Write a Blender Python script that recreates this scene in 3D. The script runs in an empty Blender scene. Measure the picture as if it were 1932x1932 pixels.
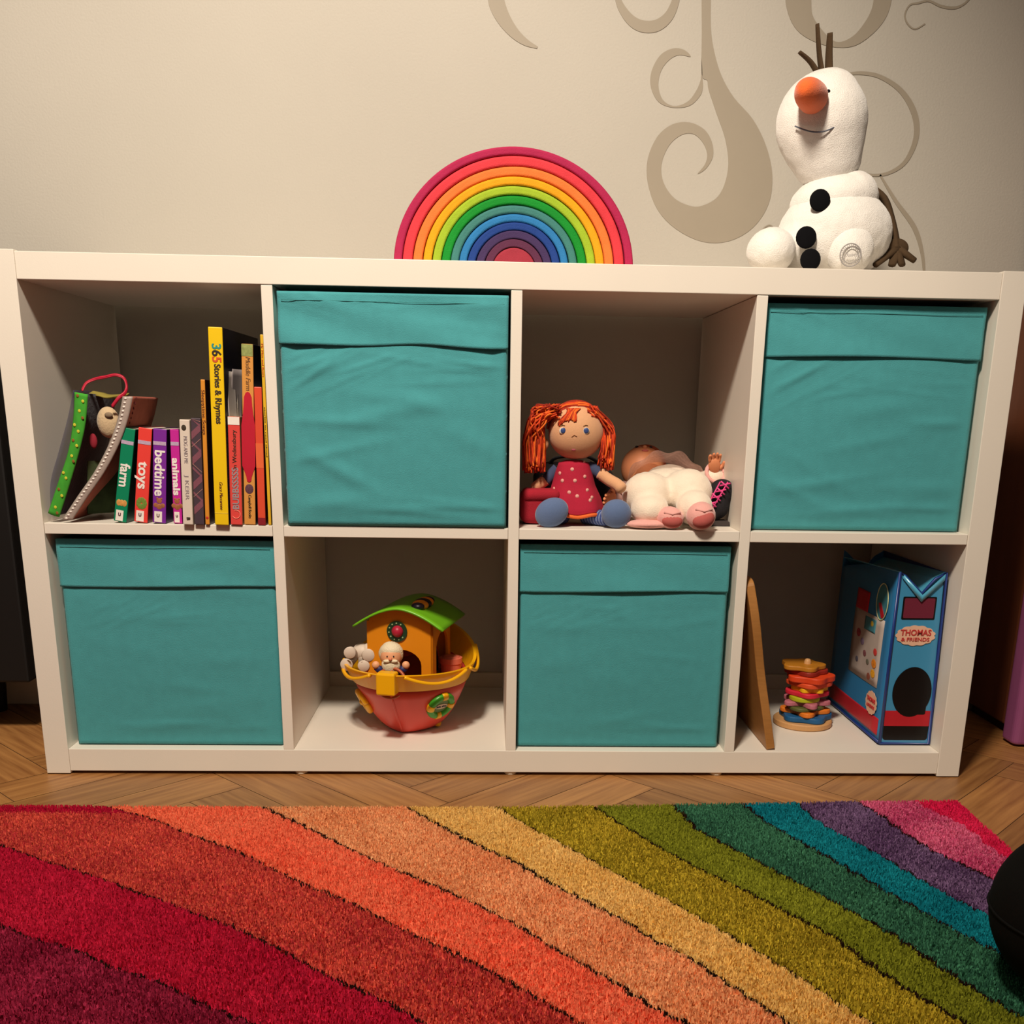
import bpy, bmesh, math, random
import numpy as np
from mathutils import Vector, Matrix, Euler
R_ = random.Random(7)
PI = math.pi
# ------------------------------------------------------------------ camera, light, exposure
scene = bpy.context.scene
COL = scene.collection
Z0 = 0.042                      # inner floor of the shelving above the room floor
FOC, CX, CY = 1915.49, 987.40, 1309.05
CAM = Vector((0.6542, -1.5342, 0.5216 + Z0))
YAW, PIT, ROL = -0.0382, -0.2714, -0.0168
RM = Matrix.Rotation(YAW, 3, 'Z') @ Matrix.Rotation(PIT, 3, 'X') @ Matrix.Rotation(ROL, 3, 'Y')
cd = bpy.data.cameras.new('camera')
cam = bpy.data.objects.new('camera', cd)
COL.objects.link(cam)
cd.sensor_width = 36.0
cd.lens = FOC / 1932 * 36
cd.shift_x = (966 - CX) / 1932
cd.shift_y = (CY - 966) / 1932
cd.clip_start = 0.02
_m = Matrix((RM.col[0], RM.col[2], -RM.col[1])).transposed().to_4x4()
_m.translation = CAM
cam.matrix_world = _m
scene.camera = cam

scene.view_settings.view_transform = 'Standard'
scene.view_settings.look = 'None'
scene.view_settings.gamma = 1.0
scene.view_settings.use_curve_mapping = False
scene.view_settings.exposure = 0.0

world = bpy.data.worlds.new('world')
scene.world = world
world.use_nodes = True
_bg = world.node_tree.nodes['Background']
_bg.inputs[0].default_value = (1.0, 0.80, 0.62, 1)
_bg.inputs[1].default_value = 0.09


def area(name, loc, target, size, power, color, shape='DISK'):
    d = bpy.data.lights.new(name, 'AREA')
    d.shape = shape
    d.size = size
    d.energy = power
    d.color = color
    o = bpy.data.objects.new(name, d)
    COL.objects.link(o)
    o.location = loc
    o.rotation_euler = (Vector(target) - Vector(loc)).to_track_quat('-Z', 'Y').to_euler()
    return o


_sd = bpy.data.lights.new('ceiling_spot_light', 'SPOT')
_sd.energy = 210
_sd.color = (1.0, 0.865, 0.71)
_sd.shadow_soft_size = 0.13
_sd.spot_size = math.radians(91)
_sd.spot_blend = 0.75
_so = bpy.data.objects.new('ceiling_spot_light', _sd)
COL.objects.link(_so)
_so.location = (0.40, -1.25, 2.02)
_so.rotation_euler = (Vector((0.38, 0.05, 0.56)) - Vector(_so.location)).to_track_quat('-Z', 'Y').to_euler()
area('room_fill_light', (0.0, -2.2, 2.1), (0.6, 0.2, 0.5), 1.2, 3, (1.0, 0.86, 0.70))


def at(u, v, Y):
    """point of the plane y = Y seen at photo pixel (u, v)"""
    d = RM @ Vector(((u - CX) / FOC, 1.0, -(v - CY) / FOC))
    return CAM + d * ((Y - CAM.y) / d.y)


def on(u, v, Z):
    d = RM @ Vector(((u - CX) / FOC, 1.0, -(v - CY) / FOC))
    return CAM + d * ((Z - CAM.z) / d.z)


# ------------------------------------------------------------------ materials
def hexc(h):
    if not isinstance(h, str):
        return (*h, 1.0) if len(h) == 3 else h
    c = [int(h[i:i + 2], 16) / 255 for i in (0, 2, 4)]
    return (*[x / 12.92 if x <= 0.04045 else ((x + 0.055) / 1.055) ** 2.4 for x in c], 1.0)


_mats = {}


def mat(name, col, rough=0.6, var=0.06, scale=40.0, bump=0.0, bscale=200.0, spec=0.4, sheen=0.0,
        alpha=1.0, trans=0.0, metal=0.0, coat=0.0, attr=None, stretch=None):
    if name in _mats:
        return _mats[name]
    m = bpy.data.materials.new(name)
    _mats[name] = m
    m.use_nodes = True
    nt = m.node_tree
    b = nt.nodes['Principled BSDF']
    tc = nt.nodes.new('ShaderNodeTexCoord')
    co = tc.outputs['Object']
    if stretch:
        mp = nt.nodes.new('ShaderNodeMapping')
        mp.inputs['Scale'].default_value = stretch
        nt.links.new(co, mp.inputs[0])
        co = mp.outputs[0]
    nz = nt.nodes.new('ShaderNodeTexNoise')
    nz.inputs['Scale'].default_value = scale
    nz.inputs['Detail'].default_value = 4
    nt.links.new(co, nz.inputs['Vector'])
    mr = nt.nodes.new('ShaderNodeMapRange')
    mr.inputs[1].default_value = 0.25
    mr.inputs[2].default_value = 0.75
    mr.inputs[3].default_value = 1 - var
    mr.inputs[4].default_value = 1 + var
    nt.links.new(nz.outputs[0], mr.inputs[0])
    hs = nt.nodes.new('ShaderNodeHueSaturation')
    if attr:
        an = nt.nodes.new('ShaderNodeAttribute')
        an.attribute_name = attr
        nt.links.new(an.outputs['Color'], hs.inputs['Color'])
    else:
        hs.inputs['Color'].default_value = hexc(col)
    nt.links.new(mr.outputs[0], hs.inputs['Value'])
    nt.links.new(hs.outputs[0], b.inputs['Base Color'])
    b.inputs['Roughness'].default_value = rough
    b.inputs['Specular IOR Level'].default_value = spec
    b.inputs['Metallic'].default_value = metal
    b.inputs['Coat Weight'].default_value = coat
    b.inputs['Alpha'].default_value = alpha
    b.inputs['Transmission Weight'].default_value = trans
    if sheen:
        b.inputs['Sheen Weight'].default_value = sheen
        b.inputs['Sheen Roughness'].default_value = 0.5
    if bump:
        n2 = nt.nodes.new('ShaderNodeTexNoise')
        n2.inputs['Scale'].default_value = bscale
        n2.inputs['Detail'].default_value = 3
        nt.links.new(co, n2.inputs['Vector'])
        bp = nt.nodes.new('ShaderNodeBump')
        bp.inputs['Strength'].default_value = bump
        bp.inputs['Distance'].default_value = 0.002
        nt.links.new(n2.outputs[0], bp.inputs['Height'])
        nt.links.new(bp.outputs[0], b.inputs['Normal'])
    return m


# ------------------------------------------------------------------ mesh building
class MB:
    def __init__(s):
        s.v, s.f, s.mi, s.k = [], [], [], 0

    def add(s, vs, fs, M=None):
        n = len(s.v)
        for p in vs:
            p = Vector(p)
            s.v.append(tuple(M @ p) if M is not None else tuple(p))
        for f in fs:
            s.f.append(tuple(i + n for i in f))
            s.mi.append(s.k)
        return s

    def box(s, a, b, M=None):
        (x0, y0, z0), (x1, y1, z1) = a, b
        return s.add([(x0, y0, z0), (x1, y0, z0), (x1, y1, z0), (x0, y1, z0), (x0, y0, z1), (x1, y0, z1), (x1, y1, z1), (x0, y1, z1)],
                     [(0, 3, 2, 1), (4, 5, 6, 7), (0, 1, 5, 4), (1, 2, 6, 5), (2, 3, 7, 6), (3, 0, 4, 7)], M)

    def rbox(s, a, b, r, seg=4, M=None):
        """box with rounded corners seen from the front (rounded in xz), extruded in y"""
        (x0, y0, z0), (x1, y1, z1) = a, b
        ring = []
        for cx, cz, a0 in ((x1 - r, z1 - r, 0), (x0 + r, z1 - r, 90), (x0 + r, z0 + r, 180), (x1 - r, z0 + r, 270)):
            for i in range(seg + 1):
                t = math.radians(a0 + 90 * i / seg)
                ring.append((cx + r * math.cos(t), cz + r * math.sin(t)))
        return s.prism(ring, y0, y1, M)

    def prism(s, ring, y0, y1, M=None):
        """outline in (x, z), extruded from y0 to y1"""
        n = len(ring)
        ar = sum(ring[i][0] * ring[(i + 1) % n][1] - ring[(i + 1) % n][0] * ring[i][1] for i in range(n))
        if ar < 0:
            ring = ring[::-1]
        vs = [(x, y0, z) for x, z in ring] + [(x, y1, z) for x, z in ring]
        fs = [tuple(range(n)), tuple(range(2 * n - 1, n - 1, -1))]
        fs += [(i, i + n, (i + 1) % n + n, (i + 1) % n) for i in range(n)]
        return s.add(vs, fs, M)

    def slab(s, ring, z0, z1, M=None):
        """outline in (x, y), extruded from z0 to z1"""
        n = len(ring)
        ar = sum(ring[i][0] * ring[(i + 1) % n][1] - ring[(i + 1) % n][0] * ring[i][1] for i in range(n))
        if ar < 0:
            ring = ring[::-1]
        vs = [(x, y, z0) for x, y in ring] + [(x, y, z1) for x, y in ring]
        fs = [tuple(range(n - 1, -1, -1)), tuple(range(n, 2 * n))]
        fs += [(i, (i + 1) % n, (i + 1) % n + n, i + n) for i in range(n)]
        return s.add(vs, fs, M)

    def tube(s, pts, rad, seg=10, caps=True, flat=1.0, M=None):
        pts = [Vector(p) for p in pts]
        if not hasattr(rad, '__len__'):
            rad = [rad] * len(pts)
        vs, fs = [], []
        up = Vector((0, 0, 1))
        prev = None
        for i, p in enumerate(pts):
            d = (pts[min(i + 1, len(pts) - 1)] - pts[max(i - 1, 0)]).normalized()
            if prev is None:
                a = d.cross(up)
                if a.length < 0.1:
                    a = d.cross(Vector((1, 0, 0)))
            else:
                a = prev - d * prev.dot(d)
            a.normalize()
            prev = a
            b = d.cross(a)
            for j in range(seg):
                t = 2 * PI * j / seg
                vs.append(p + (a * math.cos(t) + b * math.sin(t) * flat) * rad[i])
        for i in range(len(pts) - 1):
            for j in range(seg):
                q = (j + 1) % seg
                fs.append((i * seg + j, i * seg + q, (i + 1) * seg + q, (i + 1) * seg + j))
        if caps:
            fs.append(tuple(range(seg))[::-1])
            fs.append(tuple((len(pts) - 1) * seg + j for j in range(seg)))
        return s.add(vs, fs, M)

    def lathe(s, prof, seg=24, c=(0, 0, 0), M=None, sx=1.0, sy=1.0):
        vs, fs = [], []
        for r, z in prof:
            for j in range(seg):
                t = 2 * PI * j / seg
                vs.append((c[0] + r * sx * math.cos(t), c[1] + r * sy * math.sin(t), c[2] + z))
        for i in range(len(prof) - 1):
            for j in range(seg):
                q = (j + 1) % seg
                fs.append((i * seg + j, i * seg + q, (i + 1) * seg + q, (i + 1) * seg + j))
        fs.append(tuple(range(seg))[::-1])
        fs.append(tuple((len(prof) - 1) * seg + j for j in range(seg)))
        return s.add(vs, fs, M)

    def ball(s, c, r, seg=24, rings=16, M=None, fn=None):
        if not hasattr(r, '__len__'):
            r = (r, r, r)
        vs, fs = [], []
        for i in range(rings + 1):
            t = PI * i / rings
            for j in range(seg):
                p = 2 * PI * j / seg
                n = Vector((math.sin(t) * math.cos(p), math.sin(t) * math.sin(p), math.cos(t)))
                q = Vector((n.x * r[0], n.y * r[1], n.z * r[2]))
                if fn:
                    q = fn(n, q)
                vs.append(Vector(c) + q if M is None else M @ q + Vector(c))
        for i in range(rings):
            for j in range(seg):
                q = (j + 1) % seg
                fs.append((i * seg + j, (i + 1) * seg + j, (i + 1) * seg + q, i * seg + q))
        return s.add(vs, fs)

    def grid(s, fn, nu, nv, flip=False):
        vs = [fn(i / nu, j / nv) for j in range(nv + 1) for i in range(nu + 1)]
        fs = []
        for j in range(nv):
            for i in range(nu):
                a = j * (nu + 1) + i
                f = (a, a + 1, a + nu + 2, a + nu + 1)
                fs.append(f[::-1] if flip else f)
        return s.add(vs, fs)

    def build(s, name, m, parent=None, smooth=False, bevel=0.0, bseg=2, sub=0, solid=0.0, loc=None, rot=None, weld=True, disp=0.0, dsc=0.02):
        me = bpy.data.meshes.new(name)
        me.from_pydata(s.v, [], s.f)
        for x in (m if isinstance(m, (list, tuple)) else [m]):
            me.materials.append(x)
        if any(s.mi):
            me.polygons.foreach_set('material_index', s.mi)
        if weld:
            bm = bmesh.new()
            bm.from_mesh(me)
            bmesh.ops.remove_doubles(bm, verts=bm.verts, dist=1e-6)
            bm.to_mesh(me)
            bm.free()
        o = bpy.data.objects.new(name, me)
        COL.objects.link(o)
        if parent:
            o.parent = parent
        if loc is not None:
            o.location = loc
        if rot is not None:
            o.rotation_euler = rot
        if smooth:
            me.polygons.foreach_set('use_smooth', [True] * len(me.polygons))
        if solid:
            md = o.modifiers.new('solid', 'SOLIDIFY')
            md.thickness = solid
            md.offset = 0
        if bevel:
            md = o.modifiers.new('bevel', 'BEVEL')
            md.width = bevel
            md.segments = bseg
            md.limit_method = 'ANGLE'
            md.angle_limit = math.radians(40)
        if sub:
            md = o.modifiers.new('sub', 'SUBSURF')
            md.levels = sub
            md.render_levels = sub
        if disp:
            tx = bpy.data.textures.new(name, 'CLOUDS')
            tx.noise_scale = dsc
            md = o.modifiers.new('disp', 'DISPLACE')
            md.texture = tx
            md.strength = disp
            md.texture_coords = 'LOCAL'
        return o


def tag(o, label, cat, group=None, kind=None):
    if label:
        o['label'] = label
    if cat:
        o['category'] = cat
    if group:
        o['group'] = group
    if kind:
        o['kind'] = kind
    return o


def thing(name, label, cat, loc=(0, 0, 0), rot=(0, 0, 0), group=None):
    o = bpy.data.objects.new(name, None)
    o.empty_display_size = 0.05
    COL.objects.link(o)
    o.location = loc
    o.rotation_euler = rot
    return tag(o, label, cat, group)


def struct(name, mb, m, **k):
    o = mb.build(name, m, **k)
    o['kind'] = 'structure'
    return o


def text(name, s, m, parent, size, M, width=None, ext=0.0003, bold=0.0, shear=0.0, space=1.0):
    """lettering as a thin mesh; M places it: x = reading direction, y = up of the letters"""
    c = bpy.data.curves.new(name, 'FONT')
    c.body = s
    c.size = size
    c.align_x = 'CENTER'
    c.align_y = 'CENTER'
    c.extrude = ext
    c.offset = bold
    c.shear = shear
    c.space_character = space
    c.resolution_u = 3
    t = bpy.data.objects.new(name, c)
    COL.objects.link(t)
    bpy.context.view_layer.update()
    me = bpy.data.meshes.new_from_object(t.evaluated_get(bpy.context.evaluated_depsgraph_get()))
    bpy.data.objects.remove(t)
    if width:
        xs = [v.co.x for v in me.vertices]
        k = width / (max(xs) - min(xs))
        for v in me.vertices:
            v.co.x *= k
    me.transform(M)
    me.materials.clear()
    me.materials.append(m)
    me.name = name
    o = bpy.data.objects.new(name, me)
    COL.objects.link(o)
    o.parent = parent
    return o


def frame(o, xd, yd):
    xd, yd = Vector(xd).normalized(), Vector(yd).normalized()
    zd = xd.cross(yd)
    M = Matrix((xd, yd, zd)).transposed().to_4x4()
    M.translation = Vector(o)
    return M


def smooth_poly(pts, n=8, closed=False):
    """Catmull-Rom through the points"""
    P = [Vector(p) for p in pts]
    N = len(P)
    out = []
    for i in range(N if closed else N - 1):
        p0 = P[(i - 1) % N] if closed or i else P[0]
        p1, p2 = P[i], P[(i + 1) % N]
        p3 = P[(i + 2) % N] if closed or i + 2 < N else P[-1]
        for k in range(n):
            t = k / n
            out.append(0.5 * ((2 * p1) + (p2 - p0) * t + (2 * p0 - 5 * p1 + 4 * p2 - p3) * t * t + (3 * p1 - p0 - 3 * p2 + p3) * t ** 3))
    if not closed:
        out.append(P[-1])
    return out


# ------------------------------------------------------------------ the room
C_, T_, RR, H_ = 0.335, 0.0161, 0.0364, 0.3355   # cell width, board thickness, frame thickness, cell height
W_ = 4 * C_ + 3 * T_
ZT = Z0 + 2 * H_ + T_ + RR                        # top of the shelving
ZS = Z0 + H_ + T_                                 # top of the middle boards
YB = 0.385
YW = 0.400                                        # the wall

wallm = mat('wall_paint', 'bdb8ae', rough=0.85, var=0.035, scale=3.0, bump=0.25, bscale=260.0, spec=0.2)
struct('wall_back', MB().box((-1.6, YW, -0.05), (2.2, YW + 0.08, 2.6)), wallm)
basem = mat('skirting_paint', 'd8cbb6', rough=0.5, var=0.03)
struct('baseboard_back', MB().box((-1.6, YW - 0.012, 0.0), (1.62, YW, 0.07)), basem, bevel=0.003)


def parquet():
    L, Wd = 0.45, 0.09
    n = int(L / Wd)
    V, F, UV, CC = [], [], [], []
    r = random.Random(3)
    s = math.sqrt(0.5)

    def plank(x, y, horiz):
        w, h = (L, Wd) if horiz else (Wd, L)
        e = 0.0006
        q = [(x + e, y + e), (x + w - e, y + e), (x + w - e, y + h - e), (x + e, y + h - e)]
        q = [((a - b) * s, (a + b) * s) for a, b in q]
        cx, cy = sum(a for a, _ in q) / 4 + 0.6, sum(b for _, b in q) / 4 - 0.5
        if not (-1.6 < cx < 2.3 and -1.9 < cy < 0.55):
            return
        k = len(V)
        V.extend([(a + 0.6, b - 0.5, 0.0) for a, b in q])
        F.append((k, k + 1, k + 2, k + 3))
        o = r.random() * 9
        uv = [(0, 0), (w, 0), (w, h), (0, h)]
        if not horiz:
            uv = [(b, a) for a, b in uv]
        UV.extend([(a + o, b + o) for a, b in uv])
        CC.append(r.random())
    # herringbone: each step moves one plank width along both axes
    for a in range(-70, 70):
        for b in range(-8, 9):
            x = a * Wd + b * L
            y = a * Wd - b * L
            plank(x, y, True)
            plank(x, y + Wd, False)
    me = bpy.data.meshes.new('floor')
    me.from_pydata(V, [], F)
    uvl = me.uv_layers.new(name='UVMap')
    uvl.data.foreach_set('uv', [c for p in UV for c in p])
    at_ = me.attributes.new('plank', 'FLOAT', 'FACE')
    at_.data.foreach_set('value', CC)
    m = bpy.data.materials.new('oak_parquet')
    m.use_nodes = True
    nt = m.node_tree
    b = nt.nodes['Principled BSDF']
    uvn = nt.nodes.new('ShaderNodeUVMap')
    mp = nt.nodes.new('ShaderNodeMapping')
    mp.inputs['Scale'].default_value = (3.0, 42.0, 1)
    nt.links.new(uvn.outputs[0], mp.inputs[0])
    nz = nt.nodes.new('ShaderNodeTexNoise')
    nz.inputs['Scale'].default_value = 2.2
    nz.inputs['Detail'].default_value = 5
    nt.links.new(mp.outputs[0], nz.inputs['Vector'])
    cr = nt.nodes.new('ShaderNodeValToRGB')
    cr.color_ramp.elements[0].position = 0.3
    cr.color_ramp.elements[0].color = hexc('8c5c32')
    cr.color_ramp.elements[1].position = 0.7
    cr.color_ramp.elements[1].color = hexc('b4804a')
    nt.links.new(nz.outputs[0], cr.inputs[0])
    an = nt.nodes.new('ShaderNodeAttribute')
    an.attribute_name = 'plank'
    mr = nt.nodes.new('ShaderNodeMapRange')
    mr.inputs[3].default_value = 0.74
    mr.inputs[4].default_value = 1.12
    nt.links.new(an.outputs['Fac'], mr.inputs[0])
    hs = nt.nodes.new('ShaderNodeHueSaturation')
    nt.links.new(cr.outputs[0], hs.inputs['Color'])
    nt.links.new(mr.outputs[0], hs.inputs['Value'])
    nt.links.new(hs.outputs[0], b.inputs['Base Color'])
    b.inputs['Roughness'].default_value = 0.42
    me.materials.append(m)
    o = bpy.data.objects.new('floor', me)
    COL.objects.link(o)
    o['kind'] = 'structure'
    # screed below the boards
    sm = mat('floor_joint', '4a3320', rough=0.9)
    me2 = MB().box((-1.6, -1.9, -0.05), (2.2, 0.48, -0.0008)).build('floor', sm)
    me2['kind'] = 'structure'


parquet()
wardm = mat('mahogany_veneer', '6b3a22', rough=0.45, var=0.12, scale=6, stretch=(6, 6, 0.5))
XR = at(1927, 500, YW).x

# ------------------------------------------------------------------ shelving unit
shm = mat('white_foil', 'e9e2d6', rough=0.42, var=0.012, scale=12, bump=0.05, bscale=500)
shelf = thing('shelving_unit', 'white eight-cube open shelving unit standing against the wall', 'shelf', (W_ / 2, 0.19, 0))
SL = Vector((-W_ / 2, -0.19, 0))


def sh(name, a, b, m=shm, bev=0.0009):
    return MB().box(tuple(Vector(a) + SL), tuple(Vector(b) + SL)).build(name, m, shelf, bevel=bev)


sh('side_panel', (-RR, -0.0012, 0.0015), (-0.0002, YB, ZT + 0.002))
sh('side_panel', (W_ + 0.0002, -0.0012, 0.0015), (W_ + RR, YB, ZT + 0.002))
sh('top_panel', (0, 0, ZT - RR), (W_, YB, ZT))
sh('bottom_panel', (0, 0, Z0 - RR), (W_, YB, Z0))
for i in range(3):
    x = (i + 1) * C_ + i * T_
    sh('divider', (x, 0.0006, Z0), (x + T_, YB, ZT - RR - 0.0008))
for i in range(4):
    x = i * (C_ + T_)
    sh('shelf_board', (x + 0.0003, 0.0002, Z0 + H_), (x + C_ - 0.0003, YB, ZS))
for x in (0.36, W_ / 2, W_ - 0.36):
    for y in (0.012, 0.33):
        MB().lathe([(0.009, 0), (0.01, 0.001), (0.01, Z0 - RR)], 14, tuple(Vector((x, y, 0)) + SL)).build('foot', basem, shelf)
CELLX = [i * (C_ + T_) for i in range(4)]
# ------------------------------------------------------------------ turquoise fabric boxes
binm = mat('turquoise_cotton', '4a9ca2', rough=0.85, var=0.05, scale=60, bump=0.35, bscale=900, spec=0.15, sheen=0.15)
binflap = binm


def fabric_box(col, row, label, dx, dy, seed, flap_h, wr=1.0, w=0.3235, h=0.324, lift=0.0, skew=0.0):
    x0 = CELLX[col] + dx
    z0 = ZS if row else Z0
    t = thing('storage_box', label, 'storage box', (x0 + w / 2, dy + 0.18, z0 + 0.0018), (0, 0, skew), 'turquoise fabric boxes in the shelving cubes')
    rr = random.Random(seed)
    waves = [(rr.uniform(0.1, 0.9), rr.uniform(0.05, 0.85), rr.uniform(-0.5, 0.25), rr.uniform(0.10, 0.3), rr.uniform(0.02, 0.05), rr.uniform(0.0008, 0.002)) for _ in range(12)]
    fine = [(rr.uniform(0.05, 0.45), rr.uniform(0.62, 0.74), rr.uniform(0.25, 0.6), rr.uniform(0.08, 0.2), rr.uniform(0.006, 0.010), rr.uniform(0.0004, 0.0009)) for _ in range(14)]
    fine += [(rr.uniform(0.4, 0.95), rr.uniform(0.6, 0.73), rr.uniform(-0.15, 0.1), rr.uniform(0.1, 0.25), rr.uniform(0.006, 0.010), rr.uniform(0.0003, 0.0007)) for _ in range(8)]
    fine += [(rr.uniform(0.3, 0.9), rr.uniform(0.03, 0.12), rr.uniform(-0.12, 0.1), rr.uniform(0.15, 0.3), rr.uniform(0.012, 0.02), rr.uniform(0.0005, 0.0014)) for _ in range(5)]

    def fold(a, b):
        d = 0
        for cx, cz, ang, ln, wd, am in waves + fine:
            u = (a - cx) * math.cos(ang) + (b - cz) * math.sin(ang)
            v = -(a - cx) * math.sin(ang) + (b - cz) * math.cos(ang)
            d += am * wr * math.exp(-(u / ln) ** 2 - (v / wd) ** 2)
        return d
    D = 0.355
    mb = MB()

    def front(a, b):
        e = min(a, 1 - a, b, 1 - b)
        pin = min(1, e * 12)
        r = 0.005
        return (-w / 2 + w * a, -0.18 - (fold(a, b) + 0.003 * math.sin(PI * a) * math.sin(PI * b)) * pin + r * (1 - min(1, e * w / r)) ** 2, h * b)
    mb.grid(front, 90, 90)
    for sx in (-1, 1):
        mb.grid(lambda a, b: (sx * w / 2, -0.175 + D * a, h * b), 6, 6, flip=sx < 0)
    mb.grid(lambda a, b: (-w / 2 + w * a, D - 0.175, h * b), 6, 6, flip=True)
    mb.grid(lambda a, b: (-w / 2 + w * a, -0.175 + D * b, 0), 6, 6, flip=True)
    mb.build('body', binm, t, smooth=True, solid=0.0018)
    # the folded down band across the top of the front
    fb = MB()
    ph = rr.uniform(0, 6)

    def band(a, b):
        z = h - flap_h * (1 - b) + (0.0018 * math.sin(a * 5 + ph) + lift * math.exp(-((a - 0.62) / 0.2) ** 2)) * (1 - b)
        out = 0.0022 + (0.0035 + 0.002 * math.sin(a * 7 + ph)) * (1 - b) ** 2 * min(1, min(a, 1 - a) * 14) + 0.5 * fold(a, 0.95 - 0.3 * b) + wr * 0.0012 * math.sin(a * 9 + 5 * b + ph) * b * (1 - b) * 4
        return (-w / 2 - 0.0002 + (w + 0.0004) * a, -0.18 - out, z + 0.0006)
    fb.grid(band, 80, 20)
    fb.build('front_band', binflap, t, smooth=True, solid=0.0016)
    st = MB()
    pts = [(-w / 2 + w * i / 60, -0.18 - 0.0042 - 0.5 * fold(i / 60, 0.68), h - 0.011) for i in range(1, 60)]
    st.tube(pts, 0.0004, 5)
    st.build('seam', mat('turquoise_thread', '3a8585', rough=0.8), t, smooth=True)
    return t


fabric_box(0, 0, 'turquoise fabric storage box in the bottom left cube, below the books', 0.0085, 0.018, 3, 0.071, 0.55)
fabric_box(1, 1, 'turquoise fabric storage box in the top row beside the books, front creased', 0.0075, -0.004, 11, 0.072, 1.5, lift=0.006)
fabric_box(2, 0, 'turquoise fabric storage box in the bottom row under the dolls', 0.003, 0.018, 21, 0.072, 0.45)
fabric_box(3, 1, 'turquoise fabric storage box in the top right cube under the plush snowman', 0.0035, 0.020, 33, 0.073, 0.9)

# ------------------------------------------------------------------ nested wooden rainbow
rbr = [226, 209, 189.5, 171, 154, 137, 119.5, 103.5, 88, 72, 56, 40.5]
rbc = [('ac2450', 'dark pink outermost'), ('d83c46', 'red second'), ('e87838', 'orange third'), ('e6a01a', 'golden yellow fourth'), ('9cb92e', 'lime green fifth'), ('138a2c', 'dark green sixth'),
       ('3f7d78', 'grey teal seventh'), ('2c78b4', 'light blue eighth'), ('1f3f87', 'dark blue ninth'), ('41305a', 'violet tenth'), ('5a2c48', 'plum innermost')]
RBY = 0.08
ZK = 0.93
RBX = at(970, 470, RBY).x
for i, (hx, nm) in enumerate(rbc):
    ro = rbr[i] * 0.000784
    ri = rbr[i + 1] * 0.000784 + 0.0009
    mb = MB()
    wgl = [0.0006 * math.sin(k * 0.9 + i) for k in range(3)]

    def arch(a, b, ro=ro, ri=ri, i=i):
        th = PI * a
        k = b * 4
        s, f = int(k) % 4, k - int(k)
        cr = [(ri, 0.0), (ri, 0.07), (ro, 0.07), (ro, 0.0)]
        r0, y0 = cr[s]
        r1, y1 = cr[(s + 1) % 4]
        r, y = r0 + (r1 - r0) * f, y0 + (y1 - y0) * f
        r += 0.0004 * math.sin(3 * th + i)
        return (-r * math.cos(th), y, ZK * r * math.sin(th))
    n = 64
    V = [arch(a / n, b / 4) for a in range(n + 1) for b in range(4)]
    F = []
    for a in range(n):
        for b in range(4):
            q = (b + 1) % 4
            F.append((a * 4 + b, (a + 1) * 4 + b, (a + 1) * 4 + q, a * 4 + q))
    F += [(0, 1, 2, 3), (n * 4 + 3, n * 4 + 2, n * 4 + 1, n * 4)]
    mb.add(V, F)
    o = mb.build('rainbow_arch', mat('stained_wood_%d' % i, hx, rough=0.75, var=0.08, scale=60, bump=0.3, bscale=500, spec=0.2), smooth=False, bevel=0.0032, bseg=3, loc=(RBX, RBY + 0.0005 * (i % 3), ZT + 0.0003))
    tag(o, '%s wooden arch of the nested toy rainbow' % nm, 'toy', 'arches of the wooden rainbow on top of the shelf')
mb = MB()
r = rbr[11] * 0.000784
mb.prism([(r * math.cos(PI * k / 32), ZK * r * math.sin(PI * k / 32)) for k in range(33)], 0, 0.07)
o = mb.build('rainbow_block', mat('stained_wood_core', '9c3242', rough=0.75, var=0.08, scale=60, bump=0.3, bscale=500, spec=0.2), bevel=0.003, bseg=3, loc=(RBX, RBY, ZT + 0.0003))
tag(o, 'solid red half disc block at the heart of the wooden rainbow', 'toy')

# ------------------------------------------------------------------ plush snowman on the top right
SY = 0.14
sn0 = at(1568, 470, SY)
snow = thing('plush_snowman', 'white plush snowman with orange nose and brown felt arms sitting on top of the shelf', 'stuffed toy', (sn0.x, SY, ZT))
plm = mat('white_plush', 'f3efe9', rough=0.95, var=0.03, scale=120, bump=0.6, bscale=700, spec=0.1, sheen=0.5)
KP = (SY - CAM.y) / FOC * 1.035


def sp(u, v, dy=0.0):
    p = at(u, v, SY + dy)
    return Vector((p.x - sn0.x, dy, max(p.z - ZT, 0.0085)))


def blob(parts, name, m, parent, vox=0.004, smooth=2, disp=0.0006):
    mb = MB()
    for c, r, M in parts:
        c = Vector(c)
        c.z = max(c.z, r[2] + 0.0015)
        mb.ball(c, r, 28, 18, M)
    o = mb.build(name, m, parent, smooth=True, weld=False)
    md = o.modifiers.new('remesh', 'REMESH')
    md.mode = 'VOXEL'
    md.voxel_size = vox
    md.use_smooth_shade = True
    sm = o.modifiers.new('smooth', 'CORRECTIVE_SMOOTH') if False else o.modifiers.new('smooth', 'SMOOTH')
    sm.factor = 0.6
    sm.iterations = smooth * 3
    if disp:
        tx = bpy.data.textures.new(name, 'CLOUDS')
        tx.noise_scale = 0.012
        md = o.modifiers.new('disp', 'DISPLACE')
        md.texture = tx
        md.strength = disp * 3
    return o


def rxz(deg):
    return Matrix.Rotation(math.radians(deg), 3, 'Y')


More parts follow.
